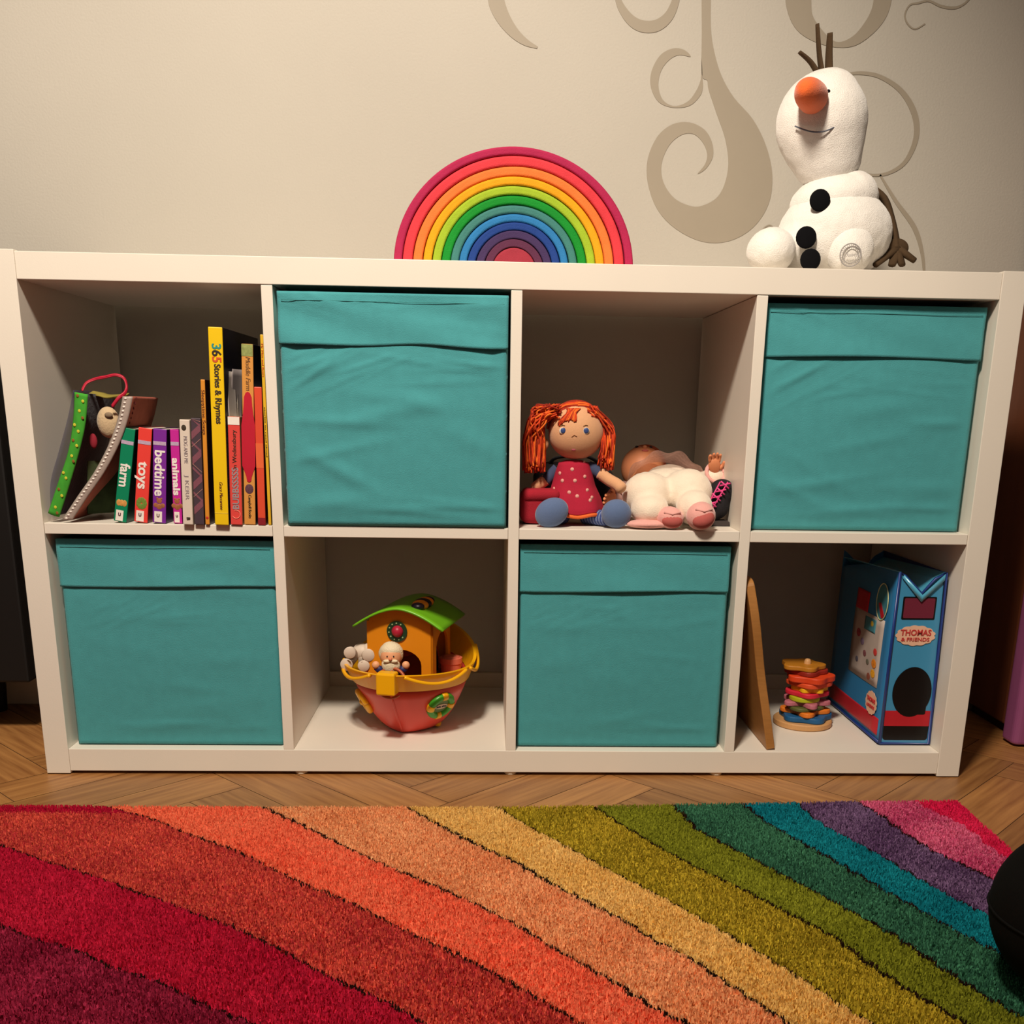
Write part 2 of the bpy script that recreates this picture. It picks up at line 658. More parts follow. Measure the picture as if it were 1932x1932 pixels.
bz = sp(1570, 452)
c1 = sp(1569, 448, 0.0)
c1.z = max(c1.z, 0.058)
blob([(sp(1572, 458), (0.086, 0.075, 0.066), rxz(0)), (sp(1540, 478), (0.068, 0.07, 0.05), rxz(0)), (sp(1615, 445), (0.052, 0.062, 0.056), rxz(0)), (sp(1545, 432), (0.045, 0.055, 0.04), rxz(0))], 'lower_body', plm, snow)
blob([(sp(1573, 381), (0.067, 0.058, 0.039), rxz(-8)), (sp(1600, 371), (0.042, 0.05, 0.036), rxz(-8)), (sp(1540, 392), (0.038, 0.045, 0.032), rxz(-8))], 'upper_body', plm, snow)
hcn = sp(1550, 232)
head = blob([(hcn, (0.068, 0.062, 0.070), rxz(0)), (sp(1560, 300), (0.052, 0.048, 0.045), rxz(0)), (sp(1553, 265), (0.062, 0.056, 0.055), rxz(0)), (sp(1562, 180), (0.045, 0.045, 0.036), rxz(0))], 'head', plm, snow, vox=0.005, smooth=5)
blob([(sp(1453, 492, -0.05), (0.036, 0.042, 0.033), rxz(0))], 'foot', plm, snow)
fo = blob([(sp(1601, 487, -0.055), (0.036, 0.03, 0.036), rxz(0))], 'foot', plm, snow)
# embroidered round emblem on the sole
emb = mat('grey_embroidery', '9b9796', rough=0.8)
ec = sp(1605, 481, -0.088)
for rr_, ww in ((0.0155, 0.0009), (0.0115, 0.0006)):
    MB().tube([(ec.x + rr_ * math.cos(2 * PI * k / 40), ec.y + 0.0005, ec.z + rr_ * math.sin(2 * PI * k / 40)) for k in range(41)], ww, 6).build('emblem', emb, fo)
mb = MB()
for k in range(28):
    a = 2 * PI * k / 28
    mb.tube([(ec.x + 0.0125 * math.cos(a), ec.y, ec.z + 0.0125 * math.sin(a)), (ec.x + 0.0145 * math.cos(a + .05), ec.y, ec.z + 0.0145 * math.sin(a + .05))], 0.0004, 4)
mb.build('emblem', emb, fo)
text('emblem_lettering', 'Disney', emb, fo, 0.0075, frame(ec, (1, 0, 0.1), (-0.1, 0, 1)), shear=0.3)
# carrot nose
nm_ = mat('orange_plush', 'e8692c', rough=0.9, var=0.05, bump=0.4, bscale=500, sheen=0.3)
nb, nt_ = sp(1536, 186, -0.052), sp(1516, 166, -0.115)
mb = MB()
path = [nb.lerp(nt_, k / 8) for k in range(9)]
mb.tube(path, [0.0215, 0.0218, 0.0216, 0.0212, 0.0205, 0.0192, 0.017, 0.013, 0.006], 20)
mb.build('nose', nm_, snow, smooth=True, sub=1)
# small round eyes and a stitched smile
blk = mat('black_felt', '0d0d10', rough=0.9, spec=0.1)
for u, v in ((1562, 176), (1592, 186)):
    MB().ball(sp(u, v, -0.050), (0.0055, 0.006, 0.0055), 14, 10).build('eye', blk, snow, smooth=True)
pts = []
for k in range(13):
    a = k / 12
    u = 1500 + 108 * a
    v = 238 + 22 * math.sin(PI * a) - 24 * a
    dy = -0.0605 + 0.024 * ((u - 1552) / 62) ** 2
    pts.append(sp(u, v, dy))
MB().tube(smooth_poly(pts, 3), 0.0011, 6).build('smile', mat('grey_thread', '5d6270', rough=0.8), snow, smooth=True)
for u, v, dy in ((1547, 378, -0.061), (1521, 448, -0.072), (1529, 490, -0.072)):
    p = sp(u, v, dy)
    mb = MB()
    mb.ball(p, (0.0155, 0.004, 0.0155), 20, 10)
    mb.build('button', blk, snow, smooth=True)
# brown felt tuft and arms
felt = mat('brown_felt', '4a3a2a', rough=0.95, var=0.08, bump=0.3, bscale=600, spec=0.1)


def strip(pts, wd, name, par=snow, th=0.0045, m=felt):
    mb = MB()
    mb.tube(smooth_poly(pts, 4), wd, 8, flat=0.45)
    return mb.build(name, m, par, smooth=True)


mb = MB()
for pp, wd in (([(1553, 150), (1546, 105), (1542, 45)], 0.008), ([(1564, 150), (1564, 105), (1566, 62)], 0.009), ([(1548, 148), (1530, 118), (1508, 98)], 0.0085)):
    q = [sp(u, v, -0.003 * i_) for i_, (u, v) in enumerate(pp)]
    mb.tube(smooth_poly(q, 5), [wd * (0.9 - 0.035 * j) for j in range(11)], 8, flat=0.4)
mb.build('felt_tuft', felt, snow, smooth=True)
strip([sp(1512, 378, 0.02), sp(1490, 408, 0.02), sp(1468, 440, 0.0), sp(1452, 468, -0.02)], 0.0085, 'arm')
arm = strip([sp(1640, 352, 0.02), sp(1668, 375, 0.012), sp(1682, 415, 0.0), sp(1690, 452, -0.012), sp(1692, 474, -0.02)], 0.0125, 'arm')
mb = MB()
for ex, ey in ((1652, 500), (1683, 507), (1702, 504), (1726, 492)):
    b_ = sp(1692, 468, -0.02)
    mb.tube([b_, b_.lerp(sp(ex, ey, -0.032), 0.55), sp(ex, min(ey, 500), -0.034)], [0.0095, 0.0075, 0.0062], 8, flat=0.7)
mb.ball(sp(1690, 468, -0.02), (0.02, 0.006, 0.014))
mb.build('hand', felt, arm, smooth=True)

# ------------------------------------------------------------------ vinyl swirls on the wall
decm = mat('grey_beige_vinyl', '9e9484', rough=0.6, var=0.03, scale=10)


def wp(u, v):
    p = at(u, v, YW)
    return (p.x, p.z)


def outline(name, px, label, n=5):
    ring = [(p[0], p[1]) for p in smooth_poly([(*wp(u, v), 0) for u, v in px], n, True)]
    from mathutils.geometry import tessellate_polygon
    tri = tessellate_polygon([[Vector((x, z, 0)) for x, z in ring]])
    k = len(ring)
    vs = [(x, YW - 0.0009, z) for x, z in ring] + [(x, YW - 0.0002, z) for x, z in ring]
    fs = []
    for t in tri:
        a, b, c = (Vector((ring[i][0], ring[i][1], 0)) for i in t)
        f = tuple(t) if (b - a).cross(c - a).z > 0 else tuple(t)[::-1]
        fs.append(f)
    fs += [(i, (i + 1) % k, (i + 1) % k + k, i + k) for i in range(k)]
    o = MB().add(vs, fs).build(name, decm)
    return tag(o, label, 'wall sticker', 'grey swirls stuck on the wall') if label else o


def ribbon(name, px, label, wpx, n=6):
    """swirl of varying width; wpx = width in photo pixels at each point"""
    P = smooth_poly([(*wp(u, v), w * 0.00103) for (u, v), w in zip(px, wpx)], n)
    L, Rr = [], []
    for i, p in enumerate(P):
        d = P[min(i + 1, len(P) - 1)] - P[max(i - 1, 0)]
        nrm = Vector((-d.y, d.x)).normalized()
        L.append((p.x + nrm.x * p.z / 2, p.y + nrm.y * p.z / 2))
        Rr.append((p.x - nrm.x * p.z / 2, p.y - nrm.y * p.z / 2))
    vs, fs = [], []
    for a, b in zip(L, Rr):
        vs += [(a[0], YW - 0.0008, a[1]), (b[0], YW - 0.0008, b[1])]
    for i in range(len(L) - 1):
        fs.append((2 * i, 2 * i + 1, 2 * i + 3, 2 * i + 2))
    o = MB().add(vs, fs).build(name, decm, solid=0.0006)
    return tag(o, label, 'wall sticker', 'grey swirls stuck on the wall') if label else o


main = thing('wall_sticker', 'large grey beige swirl sticker with curls on the wall between the rainbow and the snowman', 'wall sticker', (at(1340, 300, YW).x, YW, at(1340, 300, YW).z), group='grey swirls stuck on the wall')


def sub(o):
    o.parent = main
    o.matrix_parent_inverse = Matrix.Translation(-main.location)
    return o


sub(outline('big_curl', [(1325, -40), (1324, 60), (1324, 140), (1334, 152), (1337, 170), (1352, 215), (1368, 262), (1374, 310), (1366, 350), (1350, 375), (1322, 389), (1300, 388), (1272, 374), (1252, 345), (1248, 310), (1262, 275), (1285, 255), (1308, 253), (1325, 268), (1334, 290), (1330, 310), (1316, 328),
                         (1332, 318), (1345, 295), (1343, 268), (1328, 244), (1300, 231), (1268, 235), (1240, 258), (1222, 300), (1222, 345), (1240, 395), (1275, 432), (1325, 456), (1375, 455), (1420, 430), (1450, 385), (1457, 330), (1445, 275), (1420, 225), (1385, 185), (1362, 145), (1348, 100), (1341, 50), (1340, -40)], None, 4))
sub(outline('small_curl', [(1323, 110), (1322, 150), (1308, 180), (1292, 195), (1270, 200), (1250, 188), (1242, 160), (1248, 132), (1264, 112), (1282, 104), (1303, 107), (1290, 94), (1268, 92), (1245, 105), (1229, 135), (1228, 165), (1242, 192), (1268, 203), (1300, 200), (1320, 182), (1326, 165), (1325, 140)], None, 4))
sub(ribbon('thin_ring', [(1590, 142), (1622, 138), (1660, 145), (1700, 172), (1725, 215), (1728, 260), (1708, 305), (1675, 327), (1640, 330), (1610, 318)], None, [3, 5, 6, 8, 10, 9, 7, 5, 4, 3]))
ribbon('wall_sticker', [(932, -30), (937, 5), (950, 35), (970, 62), (992, 80), (1014, 90)], 'short grey curl sticker on the wall above the left half of the rainbow', [24, 26, 22, 16, 10, 3])
ribbon('wall_sticker', [(1160, -25), (1170, 10), (1190, 38), (1213, 50), (1240, 48), (1262, 30), (1275, 0), (1278, -25)], 'grey U shaped curl sticker at the top edge of the wall right of the rainbow', [6, 11, 15, 17, 17, 15, 12, 10])
ribbon('wall_sticker', [(1508, -30), (1506, 0), (1515, 38), (1540, 65), (1575, 84), (1610, 78), (1640, 52), (1660, 20), (1668, -20)], 'wide grey loop sticker on the wall behind the top of the plush snowman', [38, 42, 34, 22, 8, 14, 22, 28, 30])
q = ribbon('wall_sticker', [(1745, 45), (1726, 55), (1712, 45), (1707, 28), (1716, 10), (1732, 6), (1752, 2), (1775, 12), (1800, 15), (1818, 8), (1832, -6)], 'thin grey squiggle sticker in the top right corner of the wall', [2, 2, 2.5, 2.5, 2.5, 3, 3, 4, 4, 3, 3])
ribbon('wall_sticker', [(1438, 500), (1430, 470), (1434, 440), (1450, 425), (1462, 432)], 'thin grey curl sticker low on the wall left of the plush snowman', [2, 2, 2, 2, 1.5])
ribbon('wall_sticker', [(1660, 330), (1690, 380), (1725, 430), (1740, 480), (1744, 530)], 'thin grey stem sticker on the wall low behind the snowman right hand', [3, 6, 8, 6, 4])
# ------------------------------------------------------------------ books
pgm = mat('paper', 'ded6c4', rough=0.9, var=0.12, scale=300, stretch=(12, 0.2, 0.2))
wtx = mat('white_print', 'efe9e4', rough=0.5)
dtx = mat('dark_print', '3a2f22', rough=0.6)


def book(name, label, tl, tr, v0, bl, br, y, d, spine, right=None, group='books in the top left cube', pages=True, extra=None, dh=0.0, round_=0.0):
    """tl/tr/bl/br: spine corners read along the photo's rows v0 (top) and the board (bottom)"""
    pb, pb2 = at(bl, 985, y), at(br, 985, y)
    z0 = ZS + 0.0006
    # find the pixel row of the board top at this x
    def onz(u, Z):
        lo, hi = 900.0, 1060.0
        for _ in range(30):
            m = (lo + hi) / 2
            if at(u, m, y).z > Z:
                lo = m
            else:
                hi = m
        return at(u, lo, y)
    a, b = onz(bl, z0), onz(br, z0)
    c, e = at(tl, v0, y), at(tr, v0, y)
    w = ((b.x - a.x) + (e.x - c.x)) / 2
    lean = math.atan2(((c.x + e.x) - (a.x + b.x)) / 2, c.z - a.z)
    h = (c.z - z0) / math.cos(lean) + dh
    w *= math.cos(lean) * 0.96
    lift = max(0.0, math.sin(lean) * w) if lean > 0 else max(0.0, 0)
    # rests on its lower corner
    t = thing(name, label, 'book', ((a.x + b.x) / 2, y, z0 + abs(math.sin(lean)) * w / 2), (0, lean, 0), group)
    cm = mat(name + label[:14] + 's', spine, rough=0.38, var=0.02, scale=20, spec=0.45)
    rm = mat(name + label[:14] + 'c', right or spine, rough=0.4, var=0.05, scale=30)
    bt = 0.0018
    mb = MB()
    mb.box((-w / 2, 0, 0), (w / 2, 0.0022, h))
    mb.build('spine', cm, t, bevel=min(0.0012, w / 5))
    MB().box((w / 2 - bt, 0.0022, 0), (w / 2, d, h)).build('cover', rm, t, bevel=0.0005)
    MB().box((-w / 2, 0.0022, 0), (-w / 2 + bt, d, h)).build('cover', rm, t, bevel=0.0005)
    if w > 0.006:
        MB().box((-w / 2 + bt, 0.0022, 0.0015), (w / 2 - bt, d - 0.003, h - 0.0015)).build('pages', pgm, t)
    return t, w, h


def down(t, s, m, x, z, size, width=None, name='title', bold=0.0, shear=0.0, up=False, space=1.0):
    """lettering on a spine; reads downwards, or upwards with up"""
    fr = frame((x, -0.0003, z), (0, 0, 1), (-1, 0, 0)) if up else frame((x, -0.0003, z), (0, 0, -1), (1, 0, 0))
    return text(name, s, m, t, size, fr, width=width, bold=bold, shear=shear, space=space)


def patch(t, x0, z0, x1, z1, m, name='spine_label', y=-0.0004):
    return MB().box((x0, y, z0), (x1, 0.0001, z1)).build(name, m, t)


labm = mat('label_paper', 'efe8e0', rough=0.6)
lilac = mat('lilac_band', 'b9a4c0', rough=0.6, var=0.15, scale=900)
logom = mat('logo_print', '6a4a55', rough=0.6)
PU = 0.000801   # metres per photo pixel at the shelf front


def minibook(label, title, ptl, ptr, v0, pbl, pbr, y, col, dark, deco):
    t, w, h = book('board_book', label, ptl, ptr, v0, pbl, pbr, y, 0.115, col, dark, 'small board books with white titles')
    patch(t, -w / 2 + 0.0005, h * 0.83, w / 2 - 0.0005, h * 0.868, lilac, 'series_band')
    down(t, title, wtx, -0.0003, h * (0.5 if title != 'bedtime' else 0.535), w * 1.05, name='title', width={'farm': 0.034, 'toys': 0.040, 'bedtime': 0.066, 'animals': 0.054}[title], bold=0.0005)
    lb = patch(t, -w * 0.36, 0.0015, w * 0.22, h * 0.125, labm, 'publisher_label')
    text('publisher_mark', 'U', logom, lb, w * 0.32, frame((-w * 0.07, -0.0008, h * 0.08), (1, 0, 0), (0, 0, 1)), bold=0.0003)
    mb = MB()
    if deco == 'bread':
        for k in (-1, 0, 1):
            mb.ball((k * 0.0042, 0, h * 0.205), (0.0034, 0.0006, 0.0048), 14, 8)
        m = mat('bread_print', 'd0954e', rough=0.6, var=0.2, scale=300)
    elif deco == 'leaf':
        for k in range(9):
            a = 0.7 * k
            mb.ball((0.0045 * math.cos(a), 0, h * 0.205 + 0.005 * math.sin(a)), (0.0036, 0.0006, 0.0042), 12, 6)
        m = mat('leaf_print', '6f8a35', rough=0.6, var=0.2, scale=300)
    else:
        for dx, dz, r in ((0, 0.0045, 0.004), (-0.005, -0.002, 0.0035), (0.005, -0.002, 0.0035), (0, -0.004, 0.0042), (-0.003, 0.008, 0.0016), (0.003, 0.008, 0.0016)):
            mb.ball((dx, 0, h * 0.205 + dz), (r, 0.0006, r), 12, 6)
        m = mat('bear_print', 'a0623c' if deco == 'bear' else '8a6a4a', rough=0.6, var=0.2, scale=300)
    mb.build('picture', m, t)


minibook('green mini board book titled farm, leaning right, first of the small board books', 'farm', 230.6, 256, 810, 213.5, 239, 0.006, '07835c', '0a4a3c', 'bread')
minibook('coral red mini board book titled toys', 'toys', 261, 287, 809, 252, 279, 0.006, 'e8433c', '6a1f28', 'leaf')
minibook('purple mini board book titled bedtime', 'bedtime', 288, 315, 810, 287.5, 313, 0.004, '7a2a9c', '2d1048', 'bear')
minibook('magenta mini board book titled animals, partly behind a white book', 'animals', 320, 337, 810, 327, 344.5, 0.006, 'c72a9a', '4a1048', 'dog')

t, w, h = book('picture_book', 'narrow white book with grey lettering standing in front of the magenta mini book', 337.5, 357.5, 792, 345, 364.5, -0.008, 0.16, 'dccfc2', 'cabbac')
gtx = mat('grey_print', '9a8f94', rough=0.6)
down(t, 'MOG AND ME', gtx, 0.0005, h * 0.72, 0.0075, width=0.038)
down(t, 'J KERR', gtx, 0.0005, h * 0.36, 0.0075, width=0.036, name='author')
MB().ball((-0.001, -0.0002, h * 0.925), (0.0035, 0.0005, 0.0042), 12, 8).build('picture', dtx, t)
text('publisher_mark', 'B', dtx, t, 0.007, frame((0.0008, -0.0004, 0.009), (0, 0, -1), (1, 0, 0)), bold=0.0003)

# tartan covered book
t, w, h = book('tartan_book', 'book with dark tartan cloth spine beside the narrow white book', 359, 378.5, 789, 367, 385.5, -0.006, 0.15, '4a3c46', '3a3038')
pl_ = mat('tartan_rose', '7c4a58', rough=0.9, var=0.1, scale=400)
pk_ = mat('tartan_pink', 'b08078', rough=0.9)
mb, mk = MB(), MB()


def clipband(M_, x0, z0, dx, dz, wd, yy):
    """diagonal band clipped to the spine"""
    ax, az = -w / 2 + 0.0004, w / 2 - 0.0004
    sl = dz / dx
    zc0, zc1 = z0 + sl * (ax - x0), z0 + sl * (az - x0)
    hw = wd / 2
    q = [(ax, max(0.001, min(h - .001, zc0 - hw))), (az, max(0.001, min(h - .001, zc1 - hw))), (az, max(0.001, min(h - .001, zc1 + hw))), (ax, max(0.001, min(h - .001, zc0 + hw)))]
    M_.add([(x, yy, z) for x, z in q], [(0, 1, 2, 3)])


for k in range(5):
    zc = h * (0.12 + 0.235 * k)
    if k < 4:
        clipband(mb, 0, zc + 0.008, 1, 0.95, 0.011, -0.0003)
    clipband(mk, 0, zc + 0.028, 1, -0.9 if k % 2 else 0.9, 0.0009, -0.0005)
    clipband(mb, 0, zc + 0.022, 1, -0.95, 0.004, -0.0004)
mb.build('tartan_check', pl_, t)
mk.build('tartan_line', pk_, t)

t, w, h = book('song_book', 'thin orange song book between the tartan book and the tall yellow book', 377.5, 386.5, 716, 387.5, 395.5, -0.004, 0.19, 'd98f30', '3a2018')
down(t, 'Sleepytime Songs', mat('brown_print', '6a3a1c', rough=0.6), 0.0, h * 0.78, 0.0062, width=0.062)
MB().ball((0, -0.0001, 0.010), (0.0022, 0.0004, 0.0022), 12, 6).build('publisher_mark', mat('red_print', 'c03020', rough=0.6), t)

t, w, h = book('story_book', 'tallest book, bright yellow spine reading 365 Stories & Rhymes', 391, 420, 617, 405.5, 431.5, -0.008, 0.23, 'edc613', '1a1a2e')
for ch, cx, zz in (('3', '2a8f8a', 0.906), ('6', '2b2320', 0.874), ('5', 'd0512a', 0.842)):
    down(t, ch, mat('digit_' + ch, cx, rough=0.6), 0.0004, h * zz, 0.018, bold=0.0004)
down(t, 'Stories & Rhymes', dtx, 0.0010, h * 0.672, 0.0125, width=0.082, bold=0.0003)
down(t, 'Grace Maccarone', mat('brown_print', '6a3a1c', rough=0.6), 0.0006, h * 0.155, 0.0068, width=0.040, name='author', shear=0.3)
patch(t, -w / 2 + 0.0004, h * 0.062, w / 2 - 0.0004, h * 0.0635, mat('pale_yellow', 'f7e06a', rough=0.5), 'spine_line')

# loose leaflets with the coral book in front
t, w, h = book('story_book', 'coral red book with white top band, right of the tall yellow book', 428.5, 452.5, 786, 435, 457.5, -0.003, 0.15, 'dc4a44', 'caa070')
patch(t, -w / 2 + 0.0003, h * 0.925, w / 2 - 0.0003, h - 0.0005, labm, 'white_band')
down(t, 'in Wednesbury', dtx, 0.0, h * 0.70, 0.0085, width=0.055, up=True)
down(t, 'BUBBSSSSS', gtx, 0.0006, h * 0.34, 0.013, width=0.060, up=True, bold=0.0003)
MB().tube([(0.006 * math.cos(a_), -0.0004, 0.0155 + 0.006 * math.sin(a_)) for a_ in [math.radians(k * 20 - 150) for k in range(14)]], 0.0006, 5).build('spine_ring', mat('pale_red', 'f08a78', rough=0.5), t)

lfm = mat('glossy_leaflet', 'a8a09c', rough=0.25, var=0.25, scale=30, spec=0.6)
for k, (u0, u1, v0, yy, cl, nm) in enumerate(((429, 437, 700, 0.012, 'b9b0aa', 'bent silvery leaflet standing against the tall yellow book'), (434, 446, 722, 0.02, 'cfc6bd', 'curled white leaflet in the middle behind the coral red book'), (441, 455, 696, 0.03, '8c8484', 'dark grey leaflet curling behind the coral red book'))):
    a, b = at(u0, v0, yy), at(u1, v0 + 6, yy)
    xo = at(435 + 6 * k, 985, yy).x
    mb = MB()

    def lf(p, q, a=a, b=b, xo=xo, k=k):
        z = (a.z - ZS - 0.001) * q
        x = xo + (a.x - xo) * q ** 1.5 + 0.004 * math.sin(PI * q * 1.2 + k) + (b.x - a.x) * p * (0.25 + 0.75 * q)
        return (x, yy + 0.03 * p + 0.004 * math.sin(p * 3), ZS + 0.001 + z)
    mb.grid(lf, 12, 24)
    o = mb.build('leaflet', mat('leaflet_%d' % k, cl, rough=0.3, var=0.2, scale=25, spec=0.6), smooth=True, solid=0.0006)
    tag(o, nm, 'leaflet', 'loose leaflets between the books')

t, w, h = book('story_book', 'tan board book with green top and red tongue shaped cut-out on its spine', 453.5, 478.5, 649, 461.5, 481.5, 0.0, 0.18, 'd8974a', '14182c')
patch(t, -w / 2 + 0.0003, h * 0.935, w / 2 - 0.0003, h - 0.0004, mat('meadow_print', '8f9a5a', rough=0.6, var=0.3, scale=200), 'meadow_band')
down(t, 'Muddle Farm', mat('brown_print2', '7a5632', rough=0.6), 0.0006, h * 0.842, 0.0095, width=0.046, shear=0.2)
half = [(0.745, 0.0), (0.738, 0.003), (0.715, 0.0055), (0.67, 0.0062), (0.62, 0.0075), (0.56, 0.0098), (0.42, 0.0098), (0.335, 0.0095), (0.30, 0.0060), (0.275, 0.0040), (0.25, 0.0030), (0.243, 0.0)]
ring = [(x, h * z) for z, x in half] + [(-x, h * z) for z, x in half[::-1][1:-1]] + [(0, 0)]
MB().prism(ring[:-1], -0.0008, 0.0001).build('red_inset', mat('tongue_red', 'bf2036', rough=0.4, var=0.06, scale=20), t, smooth=False)
MB().ball((0, -0.0001, h * 0.205), (0.0062, 0.0005, 0.0072), 16, 8).build('shield', mat('shield_print', '5c3a48', rough=0.6, var=0.4, scale=400), t)
down(t, 'Campbell Books', dtx, 0.0004, h * 0.105, 0.006, width=0.034, name='publisher')

t, w, h = book('story_book', 'orange red book with dark red foot next to the tan book', 478.5, 493.5, 730, 486.5, 501.5, 0.0, 0.17, 'dd4f34', '5a1c22')
patch(t, -w / 2 + 0.0002, 0, w / 2 - 0.0002, h * 0.055, mat('dark_red_print', '8a1c28', rough=0.5), 'foot_band')
patch(t, -w / 2 + 0.0002, h * 0.42, w / 2 - 0.0002, h * 0.60, mat('amber_print', 'e5683a', rough=0.5), 'amber_band', y=-0.0002)

t, w, h = book('picture_book', 'very thin yellow book squeezed against the cube wall', 490, 496.5, 631, 506.5, 511.8, 0.001, 0.20, 'e2b52c', '3a2c14')
down(t, 'Mr Men and Bears', mat('red_print', 'c03020', rough=0.6), 0.0, h * 0.87, 0.0036, width=0.045)
down(t, 'stories to read aloud', dtx, 0.0, h * 0.5, 0.003, width=0.07, name='subtitle')

# ------------------------------------------------------------------ soft cloth book with red handle
cb = at(110, 980, 0.012)
cloth = thing('cloth_book', 'soft cloth book with green spotted spine, pearl edged page and red handle', 'cloth book', (cb.x, 0.012, ZS))


def cbp(u, v, y):
    p = at(u, v, y)
    return Vector((max(p.x, 0.0045) - cb.x, y - 0.012, max(p.z - ZS, 0.0042)))


def leaf(pxs, name, m, y0, y1, wpx=0, solid=0.003, par=cloth):
    pts = smooth_poly([cbp(u, v, y0) for u, v in pxs], 6)
    mb = MB()
    n = len(pts) - 1
    mb.grid(lambda a, b: (pts[min(n, round(b * n))].x + 0.004 * math.sin(PI * a), pts[0].y + (y1 - y0) * a, pts[min(n, round(b * n))].z), 8, n)
    return mb.build(name, m, par, smooth=True, solid=solid)


navy = mat('navy_cloth', '1c1b33', rough=0.9, var=0.15, scale=50, bump=0.3, sheen=0.2)
leaf([(150, 742), (146, 800), (132, 860), (112, 920), (99, 972)], 'cover', navy, 0.013, 0.15, solid=0.006)
leaf([(139, 736), (128, 790), (112, 850), (96, 910), (84, 965)], 'clear_cover', mat('clear_vinyl', '5a5878', rough=0.25, alpha=0.35, var=0.1), 0.02, 0.12, solid=0.001)
# green spotted spine
L = [(141.3, 739.5), (139, 790), (130, 850), (110, 912), (87, 968)]
Rr = [(166, 744), (161, 800), (150, 850), (132, 912), (111.8, 975.5)]
Lp, Rp = smooth_poly([cbp(u, v, 0.010) for u, v in L], 6), smooth_poly([cbp(u, v, 0.010) for u, v in Rr], 6)
mb = MB()
n = len(Lp) - 1
mb.grid(lambda a, b: (Lp[round(b * n)].lerp(Rp[round(b * n)], a) + Vector((0, -0.003 * math.sin(PI * a), 0))), 8, n)
grn = mat('green_spotted_cotton', '3f9e2c', rough=0.85, var=0.15, scale=80)
spn = mb.build('spine', grn, cloth, smooth=True, solid=0.002)
mb = MB()
mr_ = MB()
for k in range(16):
    b = (k + 0.5) / 16
    a = (0.3, 0.72, 0.5, 0.8, 0.22, 0.6)[k % 6]
    p = Lp[round(b * n)].lerp(Rp[round(b * n)], a) + Vector((0, -0.0042, 0))
    (mb if k % 3 else mr_).ball(p, (0.0021, 0.0006, 0.0024), 10, 6)
mb.build('yellow_spots', mat('yellow_print', 'c9c238', rough=0.8), spn)
mr_.build('brown_spots', mat('brown_spot_print', '8a5a22', rough=0.8), spn)
# pearl edged page and its salmon face
PE = [(238, 748), (229, 790), (212, 838), (185, 890), (152, 938), (124, 982)]
pe = smooth_poly([cbp(u, v, 0.006) for u, v in PE], 6)
n = len(pe) - 1
sal = mat('salmon_cloth', 'b0604e', rough=0.9, var=0.12, scale=60, bump=0.2)
mb = MB()
mb.grid(lambda a, b: (pe[round(b * n)].x + 0.0035 - 0.004 * a, 0.001 + 0.135 * a, pe[round(b * n)].z), 8, n)
mb.build('page', sal, cloth, smooth=True, solid=0.004)
eg = mat('silver_edging', 'a89a92', rough=0.5, var=0.1, scale=100)
mb = MB()
mb.grid(lambda a, b: (pe[round(b * n)].x - 0.004 + 0.0135 * a, pe[0].y - 0.002 * math.sin(PI * a), pe[round(b * n)].z), 6, n)
mb.build('page_edge', eg, cloth, smooth=True, solid=0.003)
prl = mat('pearl', 'e9dfd8', rough=0.2, spec=0.7)
length = sum((pe[i + 1] - pe[i]).length for i in range(n))
NP = 34
first = None
acc, i, step = 0.0, 0, length / NP
for k in range(NP):
    d = step * (k + 0.5)
    s, i = 0.0, 0
    while i < n - 1 and s + (pe[i + 1] - pe[i]).length < d:
        s += (pe[i + 1] - pe[i]).length
        i += 1
    p = pe[i].lerp(pe[i + 1], (d - s) / max(1e-6, (pe[i + 1] - pe[i]).length)) + Vector((0.0008, -0.0035, 0))
    if first is None:
        mb = MB()
        mb.ball((0, 0, 0), (0.0021, 0.0014, 0.0015), 10, 8)
        first = o = mb.build('pearl', prl, cloth, smooth=True)
    else:
        o = first.copy()
        COL.objects.link(o)
        o.parent = cloth
    o.location = p
mb = MB()
for k in range(9):
    p0 = cbp(252 - 2.6 * k, 752 + 9 * k, 0.03)
    mb.ball(p0 + Vector((0.004, 0, 0)), (0.0012, 0.0012, 0.0022), 6, 4)
mb.build('stitches', mat('maroon_thread', '5a1c20', rough=0.9), cloth)
# sheep face, red ear, top band and handle
fc = MB()
fc.ball(cbp(205, 797, 0.03), (0.0165, 0.012, 0.0225), 20, 14)
fc.build('sheep_face', mat('cream_fleece', 'c9b08c', rough=0.95, bump=0.4, bscale=300, sheen=0.3), cloth, smooth=True)
MB().ball(cbp(205, 783, 0.018), (0.006, 0.003, 0.004), 12, 8).build('sheep_nose', mat('taupe_felt', '8a7660', rough=0.9), cloth, smooth=True)
MB().ball(cbp(176, 832, 0.04), (0.006, 0.004, 0.011), 12, 8).build('red_ear', mat('red_felt', '8f1f30', rough=0.9), cloth, smooth=True)
mb = MB()
q = smooth_poly([cbp(166, 741, 0.05), cbp(185, 744, 0.06), cbp(203, 748, 0.06), cbp(236, 745, 0.05)], 5)
mb.grid(lambda a, b: (q[round(a * (len(q) - 1))] + Vector((0, 0.02 * b, 0.0045 * (b - 0.5)))), len(q) - 1, 3)
mb.build('top_band', mat('olive_cotton', '8f8238', rough=0.9, var=0.2, scale=60), cloth, smooth=True, solid=0.002)
hd = mat('red_satin', 'b81c38', rough=0.45, var=0.1, scale=60)
